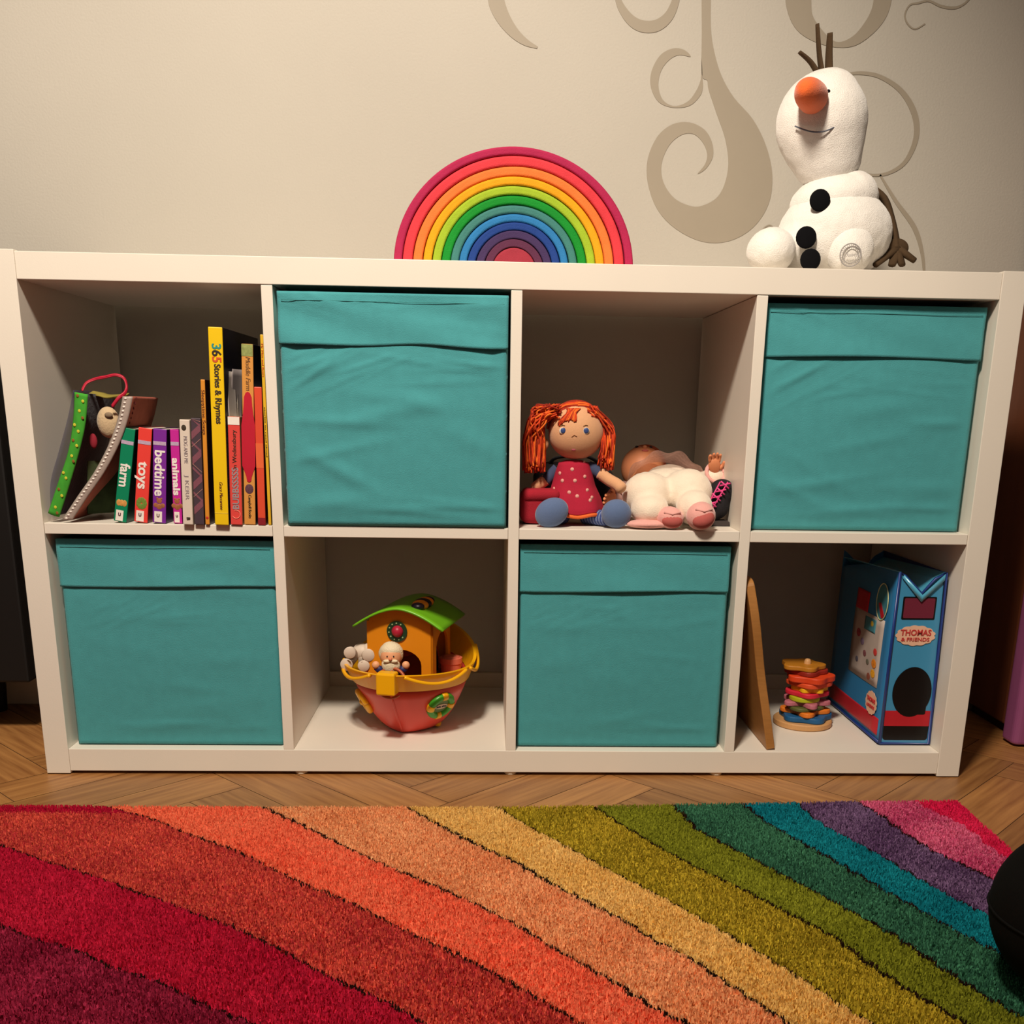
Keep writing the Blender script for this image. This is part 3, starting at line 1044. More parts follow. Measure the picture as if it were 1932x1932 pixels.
for off in (0.0, 0.0016):
    pts = [cbp(155, 738, 0.02 + off), cbp(163, 724, 0.025 + off), cbp(180, 716, 0.03), cbp(200, 712, 0.03), cbp(218, 708.5, 0.03), cbp(233, 714, 0.03), cbp(239, 728, 0.028 + off), cbp(236, 742, 0.022), cbp(224, 752, 0.016), cbp(212, 768, 0.014)]
    MB().tube([p + Vector((0, 0, off)) for p in smooth_poly(pts, 6)], 0.0021, 8, flat=0.6).build('handle', hd, cloth, smooth=True)
gp = MB()
gp.grid(lambda a, b: cbp(165 + 50 * a, 870 + 100 * b, 0.05) + Vector((0, 0.04 * a, 0)), 6, 6)
gp.build('inner_page', mat('dark_green_print', '3a4a2c', rough=0.9, var=0.4, scale=60), cloth, solid=0.002)
# ------------------------------------------------------------------ toy ark with captain
AX, AY, AR = 0.526, 0.133, math.radians(-13)
ark = thing('toy_ark', 'red and yellow plastic toy ark with green roof in the bottom row', 'toy boat', (AX, AY, Z0 + 0.0018), (0, 0, AR))
redp = mat('red_plastic', 'dc4a3c', rough=0.35, var=0.03, scale=15)
yelp = mat('yellow_plastic', 'f0b010', rough=0.3, var=0.03, scale=15)
orp = mat('amber_plastic', 'e08a14', rough=0.4, var=0.04, scale=15)
grp = mat('green_plastic', '6cb41e', rough=0.35, var=0.04, scale=15)
drk = mat('dark_plastic', '1c1424', rough=0.35)
HA, HBm, HH = 0.123, 0.104, 0.114


def hb(s):
    return HBm * (max(0.0, 1 - abs(s) ** 2.1) ** 0.68 if s < 0 else max(0.0, 1 - abs(s) ** 2.8) ** 0.7)


def sheer(s):
    return 0.058 * max(0, s - 0.05) ** 1.6 + 0.004 * max(0, -s) ** 3


def ring_at(tq, grow=0.0, n=30):
    k = 0.34 + 0.66 * tq ** 0.52
    P = []
    S = [-math.cos(PI * i / n) for i in range(n + 1)]
    for s in S:
        P.append((s, 1))
    for s in S[::-1][1:-1]:
        P.append((s, -1))
    out = []
    for s, sd in P:
        y = s * HA * (0.45 + 0.55 * tq ** 0.8) + 0.012 * (1 - tq)
        x = sd * hb(s) * k
        d = Vector((x, y, 0))
        if grow and d.length:
            d += d.normalized() * grow
        out.append(Vector((d.x, d.y, tq * HH + sheer(s) * tq ** 1.5)))
    return out


def loft(rings, name, m, par, close0=True, close1=False, **k):
    mb = MB()
    n = len(rings[0])
    V = [p for r in rings for p in r]
    F = []
    for i in range(len(rings) - 1):
        for j in range(n):
            q = (j + 1) % n
            F.append((i * n + j, i * n + q, (i + 1) * n + q, (i + 1) * n + j))
    if close0:
        F.append(tuple(range(n))[::-1])
    if close1:
        F.append(tuple((len(rings) - 1) * n + j for j in range(n)))
    mb.add(V, F)
    return mb.build(name, m, par, **k)


hull = loft([ring_at(t) for t in (0.0, 0.03, 0.08, 0.16, 0.28, 0.42, 0.58, 0.75)], 'hull', redp, ark, smooth=True, solid=0.002)
rr0, rr1 = ring_at(0.74, 0.0035), ring_at(1.0, 0.0055)
n_ = len(rr0)
rim = loft([rr0, rr1, [p - Vector((p.x, p.y, 0)).normalized() * 0.006 if Vector((p.x, p.y, 0)).length else p for p in rr1], ring_at(0.74, -0.003)], 'rim', yelp, ark, close0=False, smooth=False, bevel=0.001)
loft([ring_at(0.63, -0.003), ring_at(0.645, -0.003)], 'deck', mat('red_deck', 'a83428', rough=0.5), ark, close0=True, close1=True)
# keel rib at the bow
MB().tube([ring_at(t)[0] + Vector((0, -0.001, 0)) for t in (0.74, 0.55, 0.4, 0.25, 0.1, 0.03)], 0.0022, 8).build('keel', redp, ark, smooth=True)
bp = ring_at(1.0)[0]
mb = MB()
mb.box((-0.0155, bp.y - 0.009, bp.z - 0.032), (0.0155, bp.y + 0.014, bp.z + 0.004))
mb.build('bow_block', yelp, ark, bevel=0.003)
for side in (1, -1):
    R1 = ring_at(0.98, 0.0075, 60)
    idx_ = [i if side > 0 else (len(R1) - i) % len(R1) for i in range(6, 26)]
    for s0, s1 in ((7, 25), (27, 41)):
        pts = []
        for j in range(s0, s1 + 1):
            i = j if side > 0 else (len(R1) - j) % len(R1)
            f = (j - s0) / (s1 - s0)
            pts.append(R1[i] + Vector((0, 0, -0.013 * math.sin(PI * f))))
        MB().tube(smooth_poly(pts, 2), 0.0032, 8).build('garland', yelp, ark, smooth=True)


def on_hull(s, tq, side):
    """point, outward normal and forward direction on the hull side"""
    def pt(s, t):
        k = 0.34 + 0.66 * t ** 0.52
        return Vector((side * hb(s) * k, s * HA * (0.45 + 0.55 * t ** 0.8) + 0.012 * (1 - t), t * HH + sheer(s) * t ** 1.5))
    p = pt(s, tq)
    a = pt(s + 0.02, tq) - pt(s - 0.02, tq)
    b = pt(s, tq + 0.02) - pt(s, tq - 0.02)
    nrm = a.cross(b).normalized()
    if nrm.x * side < 0:
        nrm = -nrm
    return p, nrm, a.normalized()


def facing(p, nrm, up=Vector((0, 0, 1))):
    x = up.cross(nrm).normalized()
    y = nrm.cross(x).normalized()
    M = Matrix((x, y, nrm)).transposed().to_4x4()
    M.translation = p
    return M


def torus(mb, M, R, r, seg=40, a0=0.0, a1=360.0, fl=1.0):
    k = int(seg * (a1 - a0) / 360) + 1
    pts = [M @ Vector((R * math.cos(math.radians(a0 + (a1 - a0) * i / k)), R * math.sin(math.radians(a0 + (a1 - a0) * i / k)), 0)) for i in range(k + 1)]
    mb.tube(pts, r, 10)


p, nr_, a_ = on_hull(-0.56, 0.46, 1)
M = facing(p + nr_ * 0.003, nr_)
g2 = mat('ring_green', '3f9a28', rough=0.35)
mb = MB()
torus(mb, M, 0.020, 0.0062)
lr = mb.build('life_ring', g2, ark, smooth=True)
for a in (0, 90, 180, 270):
    mb = MB()
    torus(mb, M, 0.0201, 0.0070, 40, a - 13, a + 13)
    mb.build('ring_band', yelp, lr, smooth=True)
mb = MB()
mb.lathe([(0.0, 0.0005), (0.0165, 0.0005), (0.0165, 0.0015), (0.0, 0.0018)], 28, M=M)
mb.build('ring_centre', mat('olive_green_plastic', '55702e', rough=0.4), lr)
MB().lathe([(0.0001, 0.0019), (0.0125, 0.0019), (0.0125, 0.0024), (0.0001, 0.0024)], 28, M=M, sy=0.42).build('oval_badge', mat('badge_beige', 'c9b09a', rough=0.5), lr)
text('maker_mark', 'little tikes', drk, lr, 0.005, M @ Matrix.Translation((0, 0, 0.0027)), width=0.020, bold=0.0001)
p, nr_, a_ = on_hull(-0.50, 0.43, -1)
M = facing(p + nr_ * 0.003, nr_)
mb = MB()
torus(mb, M, 0.019, 0.0052)
for a in (0, 60, 120):
    d = Vector((math.cos(math.radians(a)), math.sin(math.radians(a)), 0)) * 0.018
    mb.tube([M @ d, M @ (-d)], 0.0025, 6)
mb.lathe([(0, 0), (0.018, 0), (0.018, 0.0015), (0, 0.0015)], 24, M=M)
mb.ball(M @ Vector((0, 0, 0.003)), 0.0055, 12, 8)
mb.build('side_wheel', yelp, ark, smooth=True)
mb = MB()
Mw = Matrix.Translation((0.048, 0.0, 0.010)) @ Matrix.Rotation(PI / 2, 4, 'Y')
mb.lathe([(0, -0.004), (0.009, -0.004), (0.010, -0.002), (0.010, 0.002), (0.009, 0.004), (0, 0.004)], 20, M=Mw)
mb.build('wheel', yelp, ark, smooth=False)
Mw = Matrix.Translation((-0.048, 0.0, 0.010)) @ Matrix.Rotation(PI / 2, 4, 'Y')
MB().lathe([(0, -0.004), (0.009, -0.004), (0.010, -0.002), (0.010, 0.002), (0.009, 0.004), (0, 0.004)], 20, M=Mw).build('wheel', yelp, ark)

# cabin
CW, CZ0, CZ1 = 0.054, 0.062, 0.188


def roofz(x):
    return 0.212 - 0.030 * (abs(x) / 0.072) ** 1.7


def wall_ring(hw, aw, az, top):
    out = [(-hw, CZ0), (-hw, top(-hw))]
    out += [(-hw + 2 * hw * i / 10, top(-hw + 2 * hw * i / 10)) for i in range(1, 10)]
    out += [(hw, top(hw)), (hw, CZ0), (aw, CZ0), (aw, az - aw * 0.75)]
    for i in range(1, 12):
        t = PI * i / 12
        out.append((aw * math.cos(t), az - aw * 0.75 + aw * 0.75 * math.sin(t)))
    out += [(-aw, az - aw * 0.75), (-aw, CZ0)]
    return out


def wallplate(hw, aw, az, top, y, M=None):
    ring = wall_ring(hw, aw, az, top)
    from mathutils.geometry import tessellate_polygon
    tri = tessellate_polygon([[Vector((x, z, 0)) for x, z in ring]])
    k = len(ring)
    vs = [(x, y, z) for x, z in ring] + [(x, y + 0.004, z) for x, z in ring]
    fs = []
    for t in tri:
        a, b, c = (Vector((ring[i][0], ring[i][1], 0)) for i in t)
        up = (b - a).cross(c - a).z > 0
        f = tuple(t) if up else tuple(t)[::-1]
        fs.append(f)
        fs.append(tuple(i + k for i in f[::-1]))
    fs += [(i, i + k, (i + 1) % k + k, (i + 1) % k) for i in range(k)]
    return MB().add(vs, fs, M)


FY, BY_ = -0.047, 0.058
wf = wallplate(CW, 0.034, 0.142, lambda x: roofz(x) - 0.003, FY)
wf.build('front_wall', orp, ark)
wallplate(CW, 0.034, 0.142, lambda x: roofz(x) - 0.003, BY_).build('rear_wall', orp, ark)
for sx in (1, -1):
    Ms = Matrix.Translation((sx * (CW - 0.004 if sx > 0 else CW), (FY + BY_) / 2 + 0.002, 0)) @ Matrix.Rotation(PI / 2, 4, 'Z') @ Matrix.Translation((0, 0, 0))
    wallplate((BY_ - FY) / 2 + 0.002, 0.036, 0.165, lambda x: 0.187, -0.004 if sx > 0 else 0, Ms).build('side_wall', orp, ark)
mb = MB()
mb.grid(lambda a, b: ((a - 0.5) * 0.150, -0.066 + 0.145 * b, roofz((a - 0.5) * 0.150)), 24, 12)
mb.build('roof', grp, ark, smooth=True, solid=0.0035)
# striped ornament lying on the roof
for k, (y, r) in enumerate(((-0.030, 0.0105), (-0.016, 0.0135), (-0.001, 0.0145), (0.014, 0.0135), (0.030, 0.0105))):
    mb = MB()
    mb.ball((0.024, y, roofz(0.024) + 0.004), (r * 1.05, 0.0095, r * 0.62), 18, 12)
    mb.build('roof_stripe', drk if k % 2 == 0 else mat('orange_stripe', 'e88a20', rough=0.35), ark, smooth=True)
# round bird badge over the door
M = facing(Vector((-0.006, FY - 0.001, 0.172)), Vector((0, -1, 0)))
bd = MB().lathe([(0, 0), (0.0172, 0), (0.0172, 0.0015), (0, 0.0015)], 28, M=M).build('bird_badge', mat('dark_green_print2', '1c3a24', rough=0.4), ark)
mb = MB()
for k in range(9):
    a = math.radians(60 + 32 * k)
    mb.ball(M @ Vector((0.0135 * math.cos(a), 0.0135 * math.sin(a), 0.0018)), 0.0015, 8, 6)
mb.build('leaf_dots', mat('leaf_dot', '8fa878', rough=0.5), bd)
mb = MB()
mb.ball(M @ Vector((0.001, 0.0005, 0.0012)), 0.0098, 16, 10)
mb.build('red_bird', mat('red_badge', 'b0203a', rough=0.4), bd, smooth=True)
# ship's wheel
M = facing(Vector((-0.004, -0.091, 0.0965)), Vector((0, -0.9, 0.35)).normalized())
mb = MB()
torus(mb, M, 0.024, 0.0026)
for a in (30, 90, 150):
    d = Vector((math.cos(math.radians(a)), math.sin(math.radians(a)), 0)) * 0.024
    mb.tube([M @ d, M @ (-d)], 0.0018, 6)
mb.build('ship_wheel', mat('terracotta_plastic', 'b0542c', rough=0.4), ark, smooth=True)
# dark arched doorway piece at the starboard side
mb = MB()
pts = [Vector((0.030, 0.030 + 0.016 * math.cos(PI * k / 12), 0.100 + 0.028 * math.sin(PI * k / 12))) for k in range(13)]
mb.tube([Vector((0.030, 0.046, 0.066))] + pts + [Vector((0.030, 0.014, 0.066))], 0.0065, 8)
mb.build('inner_arch', mat('dark_purple_plastic', '2a1430', rough=0.4), ark, smooth=True)
A4 = Matrix.Translation((AX, AY, Z0)) @ Matrix.Rotation(AR, 4, 'Z')
DK = 0.075


def aw_(x, y, z):
    return A4 @ Vector((x, y, z))


# captain figurine
cp = aw_(-0.010, -0.069, 0.0795)
CS = 1.12
cap = thing('captain_figurine', 'white bearded toy captain in a blue robe standing at the wheel of the ark', 'figurine', cp, (0, 0, AR + 0.25))
rob = mat('blue_robe', '22285c', rough=0.5)
sk = mat('toy_skin', 'e8a87c', rough=0.5)
wh = mat('ivory_beard', 'e6d8b8', rough=0.6, bump=0.5, bscale=500)
MB().lathe([(0.0, 0), (0.017, 0), (0.0175, 0.01), (0.016, 0.022), (0.012, 0.033), (0.006, 0.038), (0, 0.038)], 24).build('robe', rob, cap, smooth=True)
MB().ball((0, -0.001, 0.052), (0.0155, 0.0145, 0.0165), 24, 16).build('head', sk, cap, smooth=True)
mb = MB()
mb.ball((0, 0.0015, 0.055), (0.0178, 0.0165, 0.0175), 24, 16, fn=lambda n, q: q * (0.90 if (n.y < -0.35 and n.z < 0.25) else 1.0 + 0.02 * math.sin(n.x * 30)))
mb.build('hair', wh, cap, smooth=True)
mb = MB()
mb.ball((0, -0.0075, 0.0395), (0.0135, 0.0085, 0.0125), 20, 14, fn=lambda n, q: q * (1 + 0.04 * math.sin(n.x * 22) * math.sin(n.z * 25)))
mb.ball((-0.005, -0.0148, 0.0475), (0.0058, 0.0028, 0.0026), 12, 8)
mb.ball((0.005, -0.0148, 0.0475), (0.0058, 0.0028, 0.0026), 12, 8)
mb.build('beard', wh, cap, smooth=True)
MB().ball((0, -0.0168, 0.0508), (0.0028, 0.0026, 0.0024), 12, 8).build('nose', mat('toy_blush', 'd8805c', rough=0.5), cap, smooth=True)
for sx in (-1, 1):
    MB().ball((sx * 0.0046, -0.0150, 0.0545), (0.0011, 0.0009, 0.0013), 8, 6).build('eye', drk, cap, smooth=True)
    MB().tube([(sx * 0.009, -0.002, 0.031), (sx * 0.016, -0.005, 0.032), (sx * 0.0205, -0.008, 0.037)], [0.0062, 0.006, 0.0052], 10).build('arm', rob, cap, smooth=True)
    MB().ball((sx * 0.0215, -0.0092, 0.0405), (0.0056, 0.0052, 0.0058), 14, 10).build('hand', sk, cap, smooth=True)

cap.scale = (CS, CS, CS)
# white toy animal lying on its back at the bow
lc = aw_(-0.072, -0.052, 0.102)
lm = thing('animal_figurine', 'white toy animal lying on the left side of the ark with round hooves up', 'figurine', aw_(-0.076, -0.042, 0.113))
whp = mat('offwhite_plastic', 'd8c8b8', rough=0.5)
bod = MB()
bod.ball((0.006, 0.010, 0.019), (0.017, 0.015, 0.015), 20, 14)
bod.ball((0.017, 0.006, 0.022), (0.012, 0.011, 0.013), 18, 12)
bod.build('body', whp, lm, smooth=True)
for k, (x, z, r) in enumerate(((-0.012, 0.022, 0.0102), (-0.018, 0.002, 0.0105), (0.010, 0.0, 0.0100), (0.018, 0.018, 0.0108))):
    c = Vector((x, -0.012, z))
    MB().tube([Vector((0.002 + x * 0.3, 0.006, 0.014)), c + Vector((0, 0.006, 0)), c + Vector((0, 0.001, 0)), c], [0.006, r * 0.95, r, r * 0.9], 18).build('leg', whp, lm, smooth=True)
MB().ball((0.024, -0.001, 0.033), (0.004, 0.003, 0.0025), 10, 8).build('nose', drk, lm, smooth=True)
# pink piece at the stern
pkp = mat('pink_plastic', 'dc7058', rough=0.4)
pc = aw_(0.062, 0.034, 0.0770)
pt_ = thing('toy_bucket', 'salmon pink plastic tub shaped toy standing in the stern of the ark', 'toy', pc, (0, 0, AR))
MB().lathe([(0, 0), (0.016, 0), (0.018, 0.028), (0.0195, 0.030), (0.0195, 0.039), (0.017, 0.040), (0, 0.040)], 28).build('tub', pkp, pt_, smooth=False)
MB().ball((0, 0, 0.040), (0.015, 0.015, 0.003), 16, 8).build('lid', pkp, pt_, smooth=True)

# ------------------------------------------------------------------ rag doll
dz = ZS
D0 = Vector((0.795, 0.10, dz))
doll = thing('rag_doll', 'red haired rag doll in a red polka dot dress sitting in the top row', 'doll', D0)
skd = mat('doll_skin', 'dba67c', rough=0.9, var=0.03, scale=200, bump=0.3, bscale=900, sheen=0.2)


def dp(u, v, y):
    q = at(u, v, y) - D0
    q.x = max(q.x, 0.7042 - D0.x)
    return q


hc = dp(1087, 814, 0.085)
hr = Vector((0.0430, 0.040, 0.0425))
MB().ball(hc, hr, 36, 24, fn=lambda n, q: Vector((q.x * (1 + 0.04 * (-n.z)), q.y, q.z))).build('head', skd, doll, smooth=True)


def hp(u, v, off=0.0):
    """point on the front of the head"""
    q = dp(u, v, 0.05)
    x, z = (q.x - hc.x) / hr.x, (q.z - hc.z) / hr.z
    yy = math.sqrt(max(0.0, 1 - x * x - z * z))
    return Vector((q.x, hc.y - hr.y * yy - off, q.z))


for u, v in ((1027, 838), (1137, 836)):
    MB().ball(dp(u, v, 0.085), (0.007, 0.005, 0.009), 14, 10).build('ear', skd, doll, smooth=True)
whi = mat('eye_white_paint', 'e0dcd0', rough=0.5)
blu = mat('iris_blue', '3a4f86', rough=0.4)
lash = mat('brow_brown', '8a6238', rough=0.8)
for u, v in ((1062, 813), (1105, 813)):
    e = MB().ball(hp(u, v, -0.0008), (0.0056, 0.0022, 0.0052), 16, 10).build('eye', whi, doll, smooth=True)
    MB().ball(hp(u + 0.6, v - 0.8, 0.001), (0.0040, 0.0014, 0.0042), 14, 10).build('iris', blu, e, smooth=True)
    MB().tube([hp(u - 5, v - 9, 0.0005), hp(u, v - 11, 0.0006), hp(u + 4, v - 10, 0.0005)], 0.0006, 5).build('eyebrow', lash, doll)
MB().tube([hp(1078, 824, 0.0005), hp(1083, 820.5, 0.0008), hp(1088, 823, 0.0005)], 0.0005, 5).build('nose', mat('nose_thread', 'b0805c', rough=0.8), doll)
MB().ball(hp(1083, 848.5, -0.0003), (0.0036, 0.0014, 0.0019), 10, 6).build('mouth', mat('mouth_red', 'a8505c', rough=0.7), doll)
h1 = mat('orange_yarn', 'd8481a', rough=0.9, var=0.2, scale=200)
h2 = mat('rust_yarn', 'a02a14', rough=0.9, var=0.2, scale=200)
h3 = mat('bright_yarn', 'ef7422', rough=0.9, var=0.15, scale=200)
rh = random.Random(4)


def strands(name, n, fn, rad=0.0011):
    mb = MB()
    for k in range(n):
        mb.k = rh.choice((0, 0, 0, 1, 1, 2))
        mb.tube(smooth_poly(fn(k), 4), rad * rh.uniform(0.8, 1.3), 5)
    mb.k = 0
    return mb.build(name, [h1, h2, h3], doll, smooth=True, weld=False)


def cap_strand(k):
    # from the parting on the crown down both sides of the head
    side = 1 if k % 2 else -1
    yy = rh.uniform(-0.55, 0.95)
    P = []
    part = Vector((0.12 * rh.uniform(-1, 1), yy, math.sqrt(max(0.02, 1 - yy * yy))))
    stop = rh.uniform(0.9, 1.05)
    for t in (0, 0.25, 0.5, 0.72, 0.9):
        a = t * (PI * 0.5) * stop
        d = Vector((side * math.sin(a), yy * (1 - 0.25 * t) + 0.35 * t, math.cos(a) * (1 - 0.0 * t)))
        if yy < 0:
            d = Vector((side * math.sin(a), yy * (1 - t) + 0.15 * t, math.cos(a)))
        d.normalize()
        P.append(hc + Vector((d.x * hr.x, d.y * hr.y, d.z * hr.z)) * 1.035 + Vector((rh.uniform(-1, 1), 0, rh.uniform(-1, 1))) * 0.0012)
    return P


hcap = MB()
hcap.ball(hc + Vector((0, 0.007, 0.005)), hr * 1.0, 28, 18)
hcap.build('hair_base', h2, doll, smooth=True)
strands('hair_crown', 260, cap_strand)


def side_l(k):
    a = dp(rh.uniform(1028, 1060), rh.uniform(762, 790), rh.uniform(0.055, 0.10))
    bx0 = 986 + rh.uniform(0, 40)
    return [a, dp(rh.uniform(1002, 1030), rh.uniform(768, 800), rh.uniform(0.05, 0.10)), dp(bx0 + 2, rh.uniform(820, 835), rh.uniform(0.06, 0.10)), dp(bx0 + rh.uniform(-1, 4), rh.uniform(872, 893), rh.uniform(0.06, 0.10))]


def side_r(k):
    a = dp(rh.uniform(1108, 1128), rh.uniform(765, 785), rh.uniform(0.055, 0.10))
    bx0 = 1133 + rh.uniform(0, 26)
    return [a, dp(bx0 - 2, rh.uniform(800, 815), rh.uniform(0.07, 0.10)), dp(bx0 + 1, rh.uniform(832, 845), rh.uniform(0.065, 0.10)), dp(bx0 + rh.uniform(-6, 2), rh.uniform(864, 888), rh.uniform(0.065, 0.10))]


strands('hair_bunch', 220, side_l)
strands('hair_bunch', 130, side_r)


def fringe(k):
    t = (k % 27) / 26
    ue = 1054 + 32 * t + rh.uniform(-2, 2)
    ve = 797 - 8 * math.sin(PI * t) + rh.uniform(-5, 4) - (6 if t > .6 else 0)
    return [hp(1086 + rh.uniform(-16, 10), 771, 0.0015), hp((1086 + ue) / 2, 780, 0.003), hp(ue, ve + 4, 0.0012)]


strands('fringe', 60, fringe, 0.0010)
# dress with dots
drm = mat('red_dress_cotton', 'a81634', rough=0.9, var=0.06, scale=60, bump=0.2, bscale=700)
dotm = mat('dress_dots', 'e2a59a', rough=0.9)
nk, wa, hm = dp(1083, 868, 0.085), dp(1082, 915, 0.083), dp(1086, 966, 0.072)
prof = [(nk, 0.012, 0.012), (nk.lerp(wa, .12), 0.024, 0.018), (nk.lerp(wa, .5), 0.029, 0.023), (wa, 0.034, 0.028), (wa.lerp(hm, .45), 0.041, 0.034), (wa.lerp(hm, .85), 0.044, 0.037), (hm, 0.043, 0.036)]


def dsurf(a, t):
    f = t * (len(prof) - 1)
    i = min(int(f), len(prof) - 2)
    g = f - i
    c = prof[i][0].lerp(prof[i + 1][0], g)
    rx, ry = prof[i][1] + (prof[i + 1][1] - prof[i][1]) * g, prof[i][2] + (prof[i + 1][2] - prof[i][2]) * g
    w = 1 + 0.05 * t * math.sin(a * 6 + 1) * t
    return c + Vector((rx * math.cos(a) * w, ry * math.sin(a) * w, 0.002 * math.sin(a * 5) * t))


mb = MB()
V, F = [], []
na, nt2 = 48, 24
for j in range(nt2 + 1):
    for i in range(na):
        V.append(dsurf(2 * PI * i / na, j / nt2))
for j in range(nt2):
    for i in range(na):
        q = (i + 1) % na
        F.append((j * na + i, (j + 1) * na + i, (j + 1) * na + q, j * na + q))
F.append(tuple(range(na)))
F.append(tuple(nt2 * na + i for i in range(na))[::-1])
mb.add(V, F)
mb.k = 1
for u, v in ((1056, 893), (1080, 886), (1061, 907), (1085, 908), (1103, 899), (1075, 928), (1108, 925), (1089, 937), (1046, 922), (1112, 944), (1102, 872), (1117, 938)):
    # march the view ray onto the dress
    best = None
    for a_i in range(0, 60):
        for t_i in range(0, 50):
            s = dsurf(PI + PI * a_i / 60, t_i / 50)
            q = s + D0
            dd = RM.transposed() @ (q - CAM)
            pu, pv = CX + FOC * dd.x / dd.y, CY - FOC * dd.z / dd.y
            e = (pu - u) ** 2 + (pv - v) ** 2
            if best is None or e < best[0]:
                best = (e, s, PI + PI * a_i / 60)
    s, a = best[1], best[2]
    nn = Vector((math.cos(a), math.sin(a), 0.1)).normalized()
    M = facing(s + nn * 0.0004, nn)
    mb.lathe([(0.00005, 0.0), (0.0030, 0.0), (0.0028, 0.0005), (0.00005, 0.0006)], 12, M=M)
mb.k = 0
dress = mb.build('dress', [drm, dotm], doll, smooth=True, weld=False)
hemp = [dsurf(2 * PI * k / 48, 1.0) + Vector((0, 0, -0.003)) for k in range(49)]
MB().tube(hemp, 0.0030, 6).build('hem', mat('orange_trim', 'e0662a', rough=0.85), dress, smooth=True)
slv = mat('blue_sleeve_cotton', '3c4664', rough=0.9)
MB().tube(smooth_poly([dp(1110, 880, 0.09), dp(1124, 888, 0.085), dp(1136, 896, 0.08)], 4), [0.009] * 8 + [0.0105], 14).build('sleeve', slv, doll, smooth=True)
MB().tube(smooth_poly([dp(1052, 884, 0.095), dp(1040, 896, 0.095), dp(1028, 908, 0.09)], 4), [0.009] * 8 + [0.0105], 14).build('sleeve', slv, doll, smooth=True)
MB().tube(smooth_poly([dp(1132, 893, 0.08), dp(1150, 906, 0.072), dp(1164, 914, 0.062), dp(1176, 925, 0.054)], 4), [0.0092] * 10 + [0.0095, 0.009, 0.006], 14).build('arm', skd, doll, smooth=True)
MB().tube(smooth_poly([dp(1030, 905, 0.09), dp(1018, 914, 0.092), dp(1008, 922, 0.098)], 4), [0.009] * 8 + [0.008], 14).build('arm', skd, doll, smooth=True)
st1, st2 = mat('stripe_navy', '3a4a82', rough=0.9), mat('stripe_blue', '7484ac', rough=0.9)
for (u0, v0, y0), (u1, v1, y1) in (((1104, 968, 0.075), (1152, 974, 0.035)), ((1062, 966, 0.075), (1045, 970, 0.04))):
    a, b = dp(u0, v0, y0), dp(u1, v1, y1)
    a.z, b.z = 0.0125, 0.0135
    mb = MB()
    nn = 18
    for k in range(nn):
        mb.k = k % 2
        mb.tube([a.lerp(b, k / nn), a.lerp(b, (k + 1) / nn)], 0.0118 if k % 2 else 0.0122, 16)
    mb.k = 0
    mb.build('leg', [st1, st2], doll, smooth=False, weld=False)
ftm = mat('blue_felt_shoe', '5a6f96', rough=0.95, var=0.04, scale=300, bump=0.3, bscale=900, sheen=0.3)
c = dp(1041, 968, 0.026)
MB().ball((c.x, c.y, 0.0222), (0.0265, 0.016, 0.0215), 28, 18, Matrix.Rotation(math.radians(-28), 3, 'Y')).build('shoe', ftm, doll, smooth=True)
c = dp(1163, 967, 0.022)
MB().ball((c.x, c.y, 0.0222), (0.0230, 0.017, 0.0218), 28, 18).build('shoe', ftm, doll, smooth=True)

# red pouch and dark bag behind the doll
rp = dp(1003, 952, 0.07) + D0
pouch = thing('felt_pouch', 'dark red felt pouch lying beside the rag doll against the cube wall', 'pouch', (max(rp.x, 0.7305), 0.072, ZS + 0.0005))
fr_ = mat('dark_red_felt', 'a01a2c', rough=0.95, var=0.1, bump=0.3, bscale=600)
mb = MB()
mb.box((-0.026, -0.02, 0), (0.034, 0.05, 0.052))
o = mb.build('body', fr_, pouch, smooth=True, bevel=0.014, bseg=4, sub=1)
mb = MB()
mb.box((-0.022, -0.024, 0.036), (0.036, 0.03, 0.054))
mb.build('flap', fr_, pouch, smooth=True, bevel=0.008, bseg=3)
bb = thing('doll_bag', 'black fabric bag lying in the shade behind the rag doll', 'bag', (0.80, 0.255, ZS + 0.0005))
bkf = mat('black_fabric', '141318', rough=0.95, bump=0.3, bscale=500)
mb = MB()
mb.box((-0.065, -0.05, 0), (0.070, 0.06, 0.085))
mb.build('body', bkf, bb, smooth=True, bevel=0.025, bseg=4)
MB().tube(smooth_poly([(-0.04, -0.02, 0.08), (-0.03, -0.04, 0.095), (0.02, -0.045, 0.098), (0.05, -0.02, 0.082)], 5), 0.004, 8, flat=0.5).build('handle', bkf, bb, smooth=True)

# ------------------------------------------------------------------ baby doll lying on its back
B0 = Vector((0.93, 0.10, ZS + 0.0005))
baby = thing('baby_doll', 'baby doll in white romper and pink socks lying on its back, feet towards the viewer', 'doll', B0)


def bpnt(u, v, y):
    return at(u, v, y) - B0


